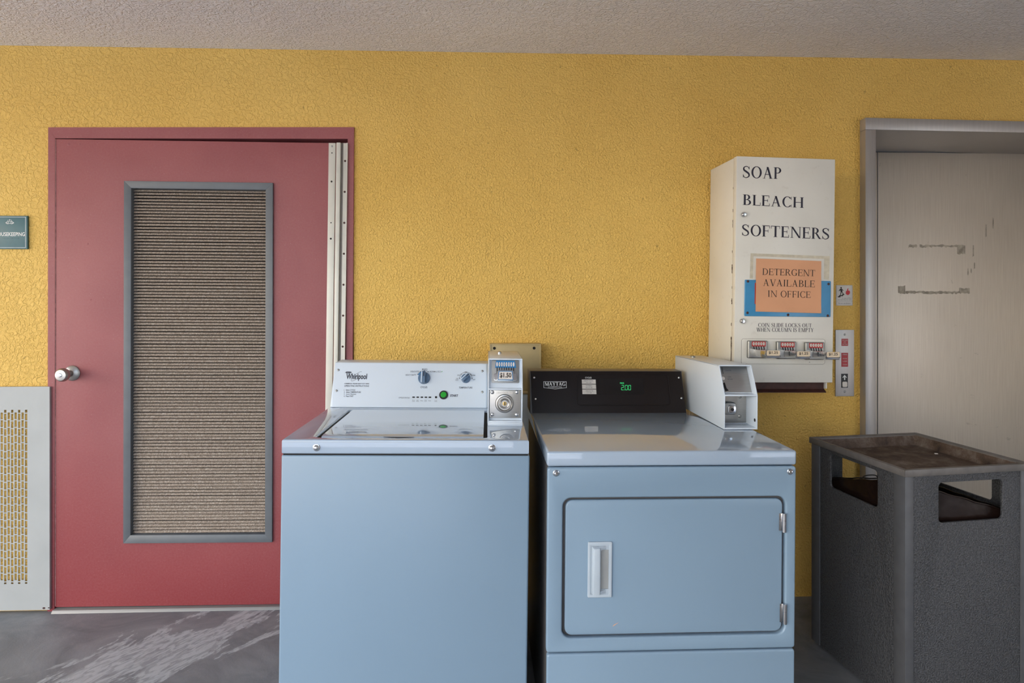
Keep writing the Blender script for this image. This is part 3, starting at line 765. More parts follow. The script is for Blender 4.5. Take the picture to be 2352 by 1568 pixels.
def wu(x, z, t=0.0):
    k = (z - 1.0235) / (1.1145 - 1.0235)
    return Vector((x, 0.202 + 0.035 * k, z)) + un * t
wu3 = lambda a, b, t: wu(a, b, t)
cx = (X0 + X1) / 2
m = MB(); m.plate(rr(cx - .043, 1.040, cx + .043, 1.1085, .004), [], .003, wu3, .0008); obj('slide_plate', m, 'zinc', cb)
m = MB(); m.plate([(cx - .032, 1.0845), (cx + .034, 1.0845), (cx + .029, 1.1065), (cx - .029, 1.1065)], [], .0015, lambda a, b, t: wu(a, b, t + .003)); obj('coin_label', m, 'bluelab', cb)
m = MB()
for k in range(8):
    x = cx - .026 + k * .0074
    m.slab(ell(x, 1.0950, .0026, .0066, 14), lambda a, b, t: wu(a, b, t + .0045), .0005)
obj('coin_ovals', m, 'labelw', cb)
m = MB()
for k in range(1, 7):
    x = cx - .026 + k * .0074
    letter(m, sans('25'), x - .0015, x + .0015, 1.0928, 1.0972, lambda a, b: wu(a, b, .0053))
obj('coin_digits', m, 'ink', cb)
m = MB()
for k in range(8): m.slab(rect(cx - .0272 + k * .0074, 1.0640, cx - .0248 + k * .0074, 1.0860), lambda a, b, t: wu(a, b, t + .003), .0018)
obj('coin_slots', m, 'hole', cb)
# chrome slide with the price tag at its end
m = MB(); m.plate(rr(cx - .036, 1.0435, cx + .036, 1.0665, .005), [], .010, lambda a, b, t: wu(a, b, t + .003), .002)
m.plate(rr(cx - .026, 1.0420, cx + .026, 1.0745, .005), [], .016, lambda a, b, t: wu(a, b, t + .003), .002)
sl = lab(obj('coin_slide', m, 'chrome', cb), 'chrome coin slide with blue and white $1.50 tag')
tagp = lambda e: [(cx - .0225 - e, 1.0460 - e), (cx + .0225 + e, 1.0460 - e), (cx + .0195 + e, 1.0700 + e), (cx - .0195 - e, 1.0700 + e)]
obj('tag_border', MB().slab(tagp(0.0016), lambda a, b, t: wu(a, b, t + .0192), .0006), 'bluelab', cb)
obj('price_tag', MB().slab(tagp(-0.0005), lambda a, b, t: wu(a, b, t + .0198), .0005), 'labelw', cb)
m = MB(); letter(m, sans('$1.50', .03), cx - .0175, cx + .0180, 1.0500, 1.0660, lambda a, b: wu(a, b, .0206)); obj('price_lettering', m, 'inkbrown', cb)
# lock plate
lp = lambda a, b, t: (a, 0.2035 - t, b)
m = MB(); m.plate(rect(X0 + .005, 0.9335, X1 - .005, 1.0195), [], .004, lp, .001); lk = obj('lock_plate', m, 'satin', cb)
m = MB(); m.lathe([(.0285, 0), (.0290, .003), (.0270, .006), (.0235, .0068), (.0215, .005), (.020, .0025), (.0165, .0025), (.0155, .006), (.0135, .0075), (.0115, .0065), (.0105, .003), (0, .003)], (0.6126, 0.1995, 0.9785), n=44)
obj('lock_ring', m, 'satin', cb)
m = MB(); m.lathe([(0, 0), (.0065, 0), (.0065, .0025), (0, .003)], (0.6126, 0.1965, 0.9785)); obj('lock_core', m, 'brass', cb)
m = MB(); m.box(0.6116, 0.6138, 0.1928, 0.1940, 0.9735, 0.9835); obj('keyhole', m, 'hole', cb)
for x, z in ((0.5746, 1.0128), (0.6510, 1.0132), (0.5754, 0.9440), (0.6510, 0.9440)): obj('lock_screw', dome((x, 0.1995, z), .0058, .003), 'chrome', cb)
m = MB(); letter(m, sans('GREENWALD', .01), 0.5865, 0.6375, 1.0085, 1.0150, lambda a, b: (a, 0.1991, b)); obj('lock_lettering', m, 'labelw', cb)
m = MB().lathe([(0, 0), (.0075, 0), (.0075, .006), (.005, .009), (0, .0095)], (0.600, 0.420, 1.1115), (0, 0, 1)); obj('top_lock', m, 'chrome', cb)

# ================================================================== DRYER
DR = thing('tumble_dryer', 'white front-loading coin dryer with black control panel and pull-handle door', 'dryer', (0.1497, -0.9463, 0.0), (0, math.radians(0.46), math.radians(0.82)))
DT = 0.8794; DW = 0.6956
m = MB(); m.box(0.004, DW - .004, 0.022, 0.70, 0.03, DT - 0.04, 0.003)
obj('cabinet', m, 'greyside', DR)
for x in (0.05, DW - .05):
    for y in (0.06, 0.64): obj('foot', MB().lathe([(0, 0), (.02, 0), (.02, .012), (.008, .014), (.008, .05), (0, .05)], (x, y, -0.003 if x > .3 else 0.002), (0, 0, 1), 16), 'black', DR)
m = MB(); m.box(-0.001, DW + .001, 0.0, 0.70, DT - .041, DT, 0.007, 3)
obj('top_deck', m, 'dtop', DR)
fp = lambda a, b, t: (a, 0.022 - t, b)
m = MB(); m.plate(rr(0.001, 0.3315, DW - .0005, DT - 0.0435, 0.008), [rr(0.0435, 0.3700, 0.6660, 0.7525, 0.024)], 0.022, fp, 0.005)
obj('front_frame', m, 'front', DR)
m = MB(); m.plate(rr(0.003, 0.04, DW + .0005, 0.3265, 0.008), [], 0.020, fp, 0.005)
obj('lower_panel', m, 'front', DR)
obj('door_well', MB().box(0.040, 0.670, 0.0165, 0.021, 0.366, 0.756), 'greyside', DR)
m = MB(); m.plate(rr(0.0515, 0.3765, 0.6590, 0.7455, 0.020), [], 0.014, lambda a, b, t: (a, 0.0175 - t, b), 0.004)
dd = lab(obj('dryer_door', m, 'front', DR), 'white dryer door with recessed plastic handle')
# moulded handle: bevelled frame, grip bar with flared ends, dark finger well
hx0, hx1, hz0, hz1 = 0.1130, 0.1795, 0.4812, 0.6325
m = MB()
m.plate(rr(hx0, hz0, hx1, hz1, .003), [rr(hx0 + .0085, hz0 + .0085, hx1 - .0085, hz1 - .0085, .002)], .006, lambda a, b, t: (a, 0.0036 - t, b), .0016)
m.plate(rr(hx0 + .006, hz0 + .006, hx1 - .006, hz1 - .006, .002), [rr(hx0 + .034, hz0 + .022, hx1 - .009, hz1 - .022, .002)], .004, lambda a, b, t: (a, 0.0034 - t, b), .001)
hd = lab(obj('door_handle', m, 'handlep', dd), 'white recessed pull handle')
m = MB()
g0, g1 = hx0 + .0095, hx0 + .0370
m.hexa([(g0, 0.003, hz0 + .010), (g1, 0.003, hz0 + .010), (g1, 0.003, hz1 - .010), (g0, 0.003, hz1 - .010), (g0 + .004, -0.016, hz0 + .013), (g1 - .006, -0.016, hz0 + .013), (g1 - .006, -0.016, hz1 - .013), (g0 + .004, -0.016, hz1 - .013)], .0012)
for zc in (hz0 + .016, hz1 - .016):
    m.hexa([(g1 - .008, 0.003, zc - .006), (hx1 - .010, 0.003, zc - .006), (hx1 - .010, 0.003, zc + .006), (g1 - .008, 0.003, zc + .006), (g1 - .008, -0.012, zc - .004), (g1 + .004, -0.006, zc - .004), (g1 + .004, -0.006, zc + .004), (g1 - .008, -0.012, zc + .004)], .0008)
obj('grip_bar', m, 'handlep', dd)
obj('finger_well', MB().box(hx0 + .034, hx1 - .009, 0.0025, 0.0034, hz0 + .022, hz1 - .022), 'well', dd)
for x, z0_, z1_ in ((0.6600, 0.6545, 0.7065), (0.6640, 0.4005, 0.4555)):
    m = MB(); m.lathe([(0, 0), (.0058, 0), (.0058, (z1_ - z0_) * .62), (.0050, (z1_ - z0_) * .625), (.0050, (z1_ - z0_) * .645), (.0058, (z1_ - z0_) * .65), (.0058, z1_ - z0_), (0, z1_ - z0_)], (x, -0.003, z0_), (0, 0, 1), 20)
    m.box(x - .012, x + .002, 0.0015, 0.006, z0_ + .002, z1_ - .002, .0005)
    obj('door_hinge', m, 'chrome', DR)
for x in (0.0240, 0.6770):
    m = MB(); m.lathe([(0, 0), (0.0088, 0), (0.0088, 0.0012), (0.0072, 0.002), (0.0068, .005), (0.0045, .0075), (0, .0082)], (x, 0.0, 0.8210)); obj('front_bolt', m, 'chrome', DR)
obj('rust_scratch', MB().slab([(0.1835, 0.3985), (0.1990, 0.4085), (0.1998, 0.4095), (0.1870, 0.4035)], lambda a, b, t: (a, 0.0035 - t, b), .0003), 'peach', dd)
# console
KY0, KZ0, KY1, KZ1 = 0.553, DT - .003, 0.608, 1.0255
m = MB(); m.prism([(KY0 + .004, KZ0), (KY1 + .004, KZ1), (0.69, KZ1), (0.69, KZ0)], -0.002, 0.574, 'x', 0.002)
obj('console', m, 'greyside', DR)
kn_ = Vector((0, -(KZ1 - KZ0), KY1 - KY0)).normalized()
def dc(x, z, t=0.0006):
    k = (z - KZ0) / (KZ1 - KZ0)
    return Vector((x, KY0 + (KY1 - KY0) * k, z)) + kn_ * t
dc3 = lambda a, b, t: dc(a, b, t)
m = MB(); m.plate([(0.0058, KZ0 + .001), (0.5740, KZ0 + .001), (0.5698, KZ1 - .0005), (0.0027, KZ1 - .0005)], [], .004, lambda a, b, t: dc(a, b, t - .004), .001)
kf = lab(obj('control_panel', m, 'blackp', DR), 'black control panel with lit green price display')
ins = lambda e: [(a, b) for a, b in rr(0.1745 - e, 0.9075 - e, 0.5165 + e, 1.0130 + e, .008 + e)]
m = MB(); m.plate(ins(0.0025), [ins(0)], .0022, dc3, .0008); obj('keypad_border', m, 'blackp', kf)
obj('display_window', MB().slab(rr(0.2545, 0.9425, 0.4215, 0.9990, .002), dc3, .0010), 'glass', kf)
m = MB()
for zt, zb_ in ((0.9952, 0.9800), (0.9778, 0.9626), (0.9605, 0.9440)):
    obj('cycle_key', MB().slab(rect(0.1922, zb_, 0.2440, zt), dc3, .0010), 'labelw', kf)
for s, x0, x1, z, h in (('HEAVY DUTY', .2005, .2345, .9888, .0036), ('HIGH TEMP', .2075, .2275, .9828, .0026), ('NORMAL', .2065, .2300, .9712, .0036), ('MEDIUM TEMP', .2055, .2305, .9652, .0026), ('DELICATE', .2050, .2320, .9532, .0036), ('LOW TEMP', .2080, .2270, .9470, .0026)):
    letter(m, sans(s, .006), x0, x1, z, z + h, lambda a, b: dc(a, b, .0016))
obj('key_lettering', m, 'inkgrey', kf)
m = MB(); letter(m, sans('CYCLES', .012), .2050, .2292, .9992, 1.0046, lambda a, b: dc(a, b, .0008))
obj('cycles_lettering', m, 'whiteink', kf)
# 2.00 in seven-segment digits, lit
m = MB()
def seg7(x, z, w, h, segs, sk=0.10):
    th = w * .17
    def P(a, b): return dc(x + a * w + (b) * h * sk, z + b * h, .0018)
    def hb(b): return [(0.10, b - th / h / 2), (0.90, b - th / h / 2), (0.97, b), (0.90, b + th / h / 2), (0.10, b + th / h / 2), (0.03, b)]
    def vb(a, b0, b1): return [(a - th / w / 2, b0 + .04), (a, b0), (a + th / w / 2, b0 + .04), (a + th / w / 2, b1 - .04), (a, b1), (a - th / w / 2, b1 - .04)]
    G = {'a': hb(1), 'g': hb(.5), 'd': hb(0), 'f': vb(0.03, .52, .98), 'b': vb(.97, .52, .98), 'e': vb(.03, .02, .48), 'c': vb(.97, .02, .48)}
    for k in segs: m.flat(G[k], P)
seg7(.3375, .9585, .0088, .0165, 'abged'); seg7(.3515, .9585, .0088, .0165, 'abcdef'); seg7(.3640, .9585, .0088, .0165, 'abcdef')
m.flat(rect(.3478, .9574, .3494, .9592), lambda a, b: dc(a, b, .0018))
letter(m, sans('PRICE', .02), .3345, .3495, .9800, .9850, lambda a, b: dc(a, b, .0018))
lab(obj('display_digits', m, 'led', kf), 'lit green digits 2.00')
# maker's badge: outlined shield with slab letters
m = MB()
bo = [(.0490, .9660), (.0490, .9885), (.1348, .9885), (.1348, .9660), (.1130, .9640), (.0919, .9612), (.0708, .9640)]
bi = [(.0506, .9672), (.0506, .9870), (.1332, .9870), (.1332, .9672), (.1125, .9654), (.0919, .9628), (.0712, .9654)]
m.plate(bo, [bi], .0006, dc3)
letter(m, serif('MAYTAG', .23, .10), .0535, .1303, .9730, .9858, lambda a, b: dc(a, b, .0008))
letter(m, sans('COMMERCIAL', .01), .0655, .1180, .9668, .9708, lambda a, b: dc(a, b, .0008))
obj('brand_badge', m, 'whiteink', kf)
for x, z in ((.0152, 1.0018), (.0182, .9273), (.5589, 1.0025), (.5607, .9301)): obj('panel_screw', dome(dc(x, z, 0), .0042, .003, kn_), 'chrome', DR)
# coin box of the dryer
Y0, Y1 = 0.5970, 0.7070
db = lab(coin_box(DR, Y0, Y1, 0.265, 0.9895, 0.3125, DT + .001, 1.0820, 0.760, 0.034, 0.075, 'boxw', 1.0705), 'white coin meter with deep open lock recess')
ru = Vector((0, -(1.082 - .9895), .0475)).normalized()
def du(x, z, t=0.0):
    k = (z - .9895) / (1.082 - .9895)
    return Vector((x, 0.299 + .0475 * k, z)) + ru * t
du3 = lambda a, b, t: du(a, b, t)
m = MB(); m.plate(rect(Y0 + .0045, .994, Y1 - .0045, 1.0765), [], .002, du3, .0005); fpz = obj('meter_plate', m, 'satin', db)
m = MB(); m.slab(rect(.6175, 1.050, .6190, 1.071), lambda a, b, t: du(a, b, t + .002), .0006); obj('coin_slot', m, 'hole', db)
m = MB(); letter(m, sans('QUARTERS'), .628, .648, 1.0575, 1.0625, lambda a, b: du(a, b, .0024)); letter(m, sans('COIN'), .632, .643, 1.0385, 1.0425, lambda a, b: du(a, b, .0024)); letter(m, sans('RETURN'), .630, .647, 1.0310, 1.0350, lambda a, b: du(a, b, .0024))
obj('meter_lettering', m, 'inkgrey', db)
obj('return_button', disc(MB(), du(.6145, 1.035, .002), .0058, .004, ru), 'labelw', db)
m = MB(); m.slab([(.609, 1.020), (.618, 1.023), (.6205, 1.006), (.626, .9985), (.616, .9965)], lambda a, b, t: du(a, b, t + .002), .002); obj('return_cup', m, 'hole', db)
ly = 0.265 + .075
m = MB(); m.plate(rect(Y0 + .0045, DT + .007, Y1 - .0045, .986), [], .002, lambda a, b, t: (a, ly + .001 - t, b), .0005); obj('lock_backplate', m, 'satin', db)
m = MB(); m.plate(rr(.6160, .918, .6580, .9585, .010), [], .028, lambda a, b, t: (a, ly - t, b), .004); obj('lock_boss', m, 'zinc', db)
m = MB(); m.plate(rr(.6265, .924, .6525, .9510, .007, 2), [], .010, lambda a, b, t: (a, ly - .028 - t, b), .0015); obj('lock_face', m, 'chrome', db)
obj('lock_core', disc(MB(), (.6400, ly - .0375, .9375), .0052, .0012), 'hole', db)
for x, z in ((.681, .974), (.681, .909)): obj('lock_screw', dome((x, ly - .001, z), .0062, .003), 'zinc', db)
obj('side_hole', disc(MB(), (Y1 - .0036, .277, .908), .0055, .0006, (-1, 0, 0)), 'hole', db)
m = MB().lathe([(0, 0), (.0085, 0), (.0085, .006), (.006, .009), (0, .0095)], (.634, .66, 1.0705), (0, 0, 1)); obj('top_lock', m, 'zinc', db)

# ================================================================== DETERGENT DISPENSER ON THE WALL
V = thing('detergent_dispenser', 'tall cream wall-mounted vending box lettered SOAP, BLEACH, SOFTENERS', 'vending machine', (0.9324, -0.0225, 0.9723), (0, math.radians(0.75), math.radians(2.72)))
VW, VH, VD = 0.4014, 0.8738, 0.251
obj('cabinet', MB().box(0.001, VW - .001, -0.222, 0.0, 0.0, VH - .0015, .002), 'cream', V)
m = MB(); m.box(0, VW, -VD, -0.2225, -0.003, VH, .0025); vd = obj('front_door', m, 'cream', V)
vf = lambda a, b: (a, -VD - .0005, b)
vf3 = lambda a, b, t: (a, -VD - t, b)
# the three printed words slope a little on the door
for word, a0, a1, b0, b1, k in (('SOAP', .0255, .1800, .7895, .8365, .006), ('BLEACH', .0265, .2735, .6845, .7270, .023), ('SOFTENERS', .0250, .3790, .5655, .6105, .022)):
    m = MB(); letter(m, serif(word), a0, a1, b0, b1, lambda a, b: vf(a, b - (a - a0) * k)); obj('product_lettering', m, 'ink', vd)
m = MB()
letter(m, serif('COIN SLIDE LOCKS OUT'), .0948, .3115, .2128, .2285, vf)
letter(m, serif('WHEN COLUMN IS EMPTY'), .0880, .3205, .1945, .2105, vf)

obj('instruction_lettering', m, 'ink', vd)
for z in (.6474, .2352): obj('door_lock', MB().lathe([(0, 0), (.0105, 0), (.0105, .003), (.0098, .008), (.0062, .012), (0, .0125)], (.0297, -VD, z)), 'chrome', V)
# blue display window under the notice, with its screws
m = MB(); m.plate(rr(.0370, .2545, .3868, .3955, .004), [], .005, vf3, .0015); bp = lab(obj('display_panel', m, 'blue', V), 'blue plastic display panel')
for x, z in ((.0488, .3892), (.3765, .3838), (.0486, .2675), (.2126, .2612), (.3749, .2598)): obj('panel_screw', dome((x, -VD - .005, z), .0050, .003), 'rust', V)
obj('display_strip', MB().slab(rect(.0765, .302, .082, .384), lambda a, b, t: (a, -VD - .005 - t, b), .0004), 'redlab', bp)
obj('tape_patch', MB().slab([(.058, .4), (.0605, .4985), (.383, .493), (.381, .4), (.36, .402), (.36, .482), (.072, .487), (.0715, .4)], vf3, .0003), 'sleeve', vd)
# slide mount and three coin slides
pm = rr(.0290, .0695, .3672, .1665, .008)
m = MB(); m.plate(rr(.0282, .0687, .3680, .1673, .0088), [rr(.0298, .0703, .3664, .1657, .0072)], .0006, vf3); obj('mount_outline', m, 'chip', vd)
obj('slide_mount', MB().plate(pm, [], .0008, vf3, .0003), 'cream', V)
def slide(xc, zc):
    m = MB()
    m.plate(rr(xc - .0390, zc - .034, xc + .0390, zc + .034, .004), [], .016, vf3, .004)
    s = lab(obj('coin_slide', m, 'zinc', V), 'grey metal coin slide with $1.25 tag')
    f = lambda a, b, t: (a, -VD - .0165 - t, b)
    obj('coin_label', MB().slab(rr(xc - .0255, zc + .0115, xc + .0300, zc + .0315, .002), f, .0008), 'redlab', s)
    k = MB()
    for i in range(5): k.slab(ell(xc - .0185 + i * .0102, zc + .0225, .0042, .0064, 14), lambda a, b, t: (a, -VD - .0173 - t, b), .0004)
    obj('coin_ovals', k, 'labelw', s)
    k = MB()
    for i in range(5): letter(k, sans('25'), xc - .0208 + i * .0102, xc - .0162 + i * .0102, zc + .0200, zc + .0250, lambda a, b: (a, -VD - .0179, b))
    for i in range(5): k.slab([(xc - .0198 + i * .0102, zc + .0125), (xc - .0165 + i * .0102, zc + .0125), (xc - .0130 + i * .0102, zc - .004), (xc - .0155 + i * .0102, zc - .004)], f, .0009)
    obj('coin_digits', k, 'hole', s)
    # tongue that is pushed in, tag on its end
    m = MB(); m.box(xc - .0265, xc + .0285, -0.378, -VD - .010, zc - .0225, zc + .003, .002); m.box(xc - .0285, xc + .0305, -0.380, -0.371, zc - .0160, zc + .0065, .002)
    obj('slide_tongue', m, 'chrome', s)
    e = lambda a, b, t: (a, -0.380 - t, b)
    tg = rr(xc - .024, zc - .0130, xc + .026, zc + .0060, .004)
    obj('price_tag', MB().slab(tg, e, .0006), 'tag', s)
    k = MB(); letter(k, sans('$1.25', .02), xc - .0165, xc + .0185, zc - .0075, zc + .0035, lambda a, b: (a, -0.3809, b)); obj('price_lettering', k, 'inkbrown', s)
for xc, zc in ((.0874, .1265), (.2036, .1240), (.3186, .1220)): slide(xc, zc)
# dispensing chute below, chipped and rusty
m = MB(); m.box(.055, .388, -0.215, -0.01, -.046, .0, .002); m.prism([(-.228, -.046), (-.228, -.0435), (-.21, -.030), (-.20, -.030), (-.20, -.046)], .06, .39, 'x')
lab(obj('dispensing_chute', m, 'rust', V), 'dark rusty dispensing chute')
obj('chute_bracket', MB().prism([(-.226, -.003), (-.226, -.030), (-.10, -.043), (-.05, -.043), (-.05, -.003)], .388, .3945, 'x', .0008), 'cream', V)
# paint flaked off along the door seam
r_ = random.Random(3)
m = MB()
for z, h, wd in ((.02, .03, .004), (.055, .10, .004), (.165, .008, .003), (.215, .012, .003), (.30, .022, .004), (.42, .035, .004), (.50, .01, .002), (.60, .03, .002), (.66, .012, .002), (.36, .01, .002), (.75, .008, .002), (.135, .035, .0055)):
    n = 6
    L_ = [(-.224 - r_.uniform(.2, 1) * wd, z + h * i / n) for i in range(n + 1)]; R_ = [(-.224 + r_.uniform(.2, 1) * wd, z + h * i / n) for i in range(n + 1)]
    m.slab(R_ + L_[::-1], lambda a, b, t: (-.0002 - t, a, b), .0005)
m.slab([(-.236, .045), (-.226, .062), (-.221, .06), (-.214, .038), (-.232, .036)], lambda a, b, t: (-.0002 - t, a, b), .0005)
obj('paint_chips', m, 'chip', V)['kind'] = 'stuff'

# taped paper notice
Mx = V.matrix_basis.copy()
ob = thing('paper_notice', 'peach paper notice reading DETERGENT AVAILABLE IN OFFICE taped over blue panel', 'notice', V.location, V.rotation_euler)
def pn(a, b, t):
    k = math.sin((a - .08) / .265 * PI) * .0022 + .0012 * math.sin(b * 30)
    return (a, -VD - .0068 - abs(k) - t, b)
m = MB(); nx, nz = 14, 12
cor = [(.0795, .2728), (.3460, .2690), (.3435, .4725), (.0792, .4780)]
b = m.bm; G = []
for j in range(nz + 1):
    row = []
    for i in range(nx + 1):
        u, v = i / nx, j / nz
        a = (cor[0][0] * (1 - u) + cor[1][0] * u) * (1 - v) + (cor[3][0] * (1 - u) + cor[2][0] * u) * v
        z = (cor[0][1] * (1 - u) + cor[1][1] * u) * (1 - v) + (cor[3][1] * (1 - u) + cor[2][1] * u) * v
        row.append((b.verts.new(pn(a, z, .0004)), b.verts.new(pn(a, z, 0))))
    G.append(row)
for j in range(nz):
    for i in range(nx):
        b.faces.new([G[j][i][0], G[j][i + 1][0], G[j + 1][i + 1][0], G[j + 1][i][0]])
        b.faces.new([G[j + 1][i][1], G[j + 1][i + 1][1], G[j][i + 1][1], G[j][i][1]])
edge = [(0, i) for i in range(nx + 1)] + [(j, nx) for j in range(1, nz + 1)] + [(nz, i) for i in range(nx - 1, -1, -1)] + [(j, 0) for j in range(nz - 1, 0, -1)]
for (j0, i0), (j1, i1) in zip(edge, edge[1:] + edge[:1]): b.faces.new([G[j0][i0][0], G[j0][i0][1], G[j1][i1][1], G[j1][i1][0]])
sheet = obj('sheet', m, 'peach', ob)
m = MB(); pt = lambda a, b_: pn(a, b_ - (a - .2) * .012, .0009)
letter(m, serif('DETERGENT', .11, .05), .1048, .3185, .4135, .4395, pt)
letter(m, serif('AVAILABLE', .11, .05), .1085, .3185, .3715, .3975, pt)
letter(m, serif('IN OFFICE', .11, .05), .1285, .3015, .3290, .3550, pt)
obj('notice_lettering', m, 'inkbrown', ob)

# ================================================================== SIGNS AND PLATES ON THE WALL
HS = thing('room_sign', 'teal HOUSEKEEPING sign with white border beside the maroon door', 'sign', (-1.980, 0, 1.567))
hs3 = lambda a, b, t: (a, -0.002 - t, b)
obj('sign_plate', MB().plate(rect(-.0705, -.0685, .0705, .0685), [], .008, hs3, .0008), 'teal', HS)
hsf = lambda a, b, t: (a, -0.010 - t, b)
obj('sign_border', MB().plate(rect(-.0655, -.0635, .0640, .0640), [rect(-.0641, -.0621, .0626, .0626)], .0005, hsf), 'whiteink', HS)
m = MB(); letter(m, sans('HOUSEKEEPING', .012), -.0600, .0605, -.0155, .0005, lambda a, b: (a, -.0106, b)); obj('sign_lettering', m, 'whiteink', HS)
m = MB()
def curl(cx, cz, r, a0, a1, w, sx=1):
    P = [(cx + sx * r * (1 - .35 * i / 14) * math.cos(math.radians(a0 + (a1 - a0) * i / 14)), cz + r * (1 - .35 * i / 14) * math.sin(math.radians(a0 + (a1 - a0) * i / 14))) for i in range(15)]
    for q in stroke(P, [w] * 15): m.flat(q, lambda a, b: (a, -.0106, b))
for sx in (-1, 1):
    curl(sx * .0085, .0405, .0060, 200, 520, .0016, sx); curl(sx * .0045, .0480, .0042, 180, 450, .0013, sx)
    m.flat(ell(sx * .0140, .0395, .0035, .0018, 12), lambda a, b: (a, -.0106, b))
for q in stroke([(-.015, .0370), (-.005, .0395), (0, .0365), (.005, .0395), (.015, .0370)], [.0016] * 5): m.flat(q, lambda a, b: (a, -.0106, b))
m.flat(ell(0, .0515, .0016, .0028, 10), lambda a, b: (a, -.0106, b))
obj('scroll_emblem', m, 'whiteink', HS)
m = MB(); rb = random.Random(5)
for k in range(12):
    for a in range(2):
        for c in range(3):
            if rb.random() < .5: m.lathe([(.0008, 0), (.0005, .0005), (0, .0006)], (-.034 + k * .0062 + a * .0022, -.010, -.0225 - c * .0022), n=8)
obj('braille_dots', m, 'teal', HS)

SS = thing('safety_sign', 'small white fire-exit sign with stair figure and red flame', 'sign', (1.5414, 0, 1.3075))
s3 = lambda a, b, t: (a, -0.0015 - t, b)
obj('sign_plate', MB().plate(rr(-.0365, -.0445, .0365, .0445, .003), [], .002, s3, .0004), 'signw', SS)
sf = lambda a, b: (a, -.0039, b)
m = MB(); m.plate(rr(-.035, -.043, .035, .043, .003), [rr(-.0344, -.0424, .0344, .0424, .0025)], .0003, lambda a, b, t: (a, -.0035 - t, b)); m.flat(rect(-.0344, -.0265, .0344, -.0260), sf); obj('sign_border', m, 'inkgrey', SS)
m = MB()
m.flat(ell(-.0150, .0325, .0034, .0040, 14), sf)
m.flat([(-.0205, .0275), (-.0110, .0285), (-.0090, .0145), (-.0165, .0130)], sf)
m.flat([(-.0110, .0280), (-.0040, .0210), (-.0058, .0192), (-.0115, .0245)], sf)
m.flat([(-.0205, .0275), (-.0255, .0190), (-.0235, .0178), (-.0180, .0240)], sf)
m.flat([(-.0165, .0140), (-.0190, .0020), (-.0160, .0010), (-.0125, .0145)], sf)
m.flat([(-.0125, .0145), (-.0090, .0145), (-.0040, .0065), (-.0065, .0045)], sf)
m.flat([(-.0295, -.0085), (-.0295, -.0040), (-.0240, -.0040), (-.0240, .0010), (-.0180, .0010), (-.0100, .0010), (-.0100, .0060), (-.0010, .0060), (-.0010, .0015), (-.0060, .0015), (-.0060, -.0035), (-.0180, -.0035), (-.0180, -.0085)], sf)
obj('stair_figure', m, 'inkbrown', SS)
fl = catmull([(.0145, .0010), (.0065, .0060), (.0060, .0140), (.0085, .0205), (.0110, .0180), (.0120, .0250), (.0165, .0320), (.0165, .0235), (.0195, .0190), (.0215, .0215), (.0245, .0130), (.0215, .0050), (.0145, .0010)], 4)[:-1]
obj('flame_mark', MB().slab(fl, lambda a, b, t: (a, -.0036 - t, b), .0003), 'flame', SS)
m = MB()
letter(m, sans('In case of fire'), -.011, .030, -.0145, -.0095, sf); letter(m, sans('use stairway for exit'), -.030, .031, -.0225, -.0168, sf); letter(m, sans('Do not use elevator'), -.027, .028, -.0375, -.0315, sf)
obj('sign_lettering', m, 'inkgrey', SS)

CP = thing('elevator_call_panel', 'narrow steel elevator call plate with red labels and up arrow', 'control panel', (1.5415, 0, 0.868))
c3 = lambda a, b, t: (a - 1.5415, -0.001 - t, b - 0.868)
obj('face_plate', MB().plate(rect(1.5005, .869, 1.5830, 1.158), [], .005, c3, .001), 'eframe', CP)
cf = lambda a, b, t: (a - 1.5415, -0.006 - t, b - 0.868)
cg = lambda a, b: (a - 1.5415, -0.0073, b - 0.868)
obj('red_label', MB().slab(rect(1.5268, 1.0880, 1.5556, 1.1190), cf, .0008), 'redplate', CP)
obj('red_label', MB().slab(rect(1.5263, .9975, 1.5556, 1.0580), cf, .0008), 'redplate', CP)
m = MB()
for s, z in (('IN CASE', 1.110), ('OF FIRE', 1.0925)): letter(m, sans(s), 1.5300, 1.5525, z, z + .0048, cg)
for q in stroke([(1.5411 + .0050 * math.cos(2 * PI * i / 16), 1.1040 + .0036 * math.sin(2 * PI * i / 16)) for i in range(17)], [.0009] * 17): m.flat(q, cg)
obj('label_lettering', m, 'silverink', CP); m = MB()
for s, z in (('FIRE', 1.048), ('PHONE', 1.030), ('USE', 1.019), ('STAIRS', 1.004)): letter(m, sans(s), 1.5320, 1.5510, z, z + .0052, cg)
obj('label_lettering', m, 'silverink', CP)
obj('button_housing', MB().slab(rect(1.5253, .9065, 1.5548, .9670), cf, .0008), 'black', CP)
m = MB(); m.flat([(1.5400, .9625), (1.5300, .9510), (1.5330, .9490), (1.5375, .9540), (1.5375, .9400), (1.5428, .9400), (1.5428, .9540), (1.5472, .9490), (1.5500, .9510)], cg); obj('up_arrow', m, 'whiteink', CP)
obj('call_button', MB().plate(rr(1.5292, .9095, 1.5508, .9330, .005), [], .004, cf, .0012), 'labelw', CP)
for z in (1.1375, .8895): obj('plate_screw', dome((0, -.006, z - .868), .0048, .002), 'zinc', CP)

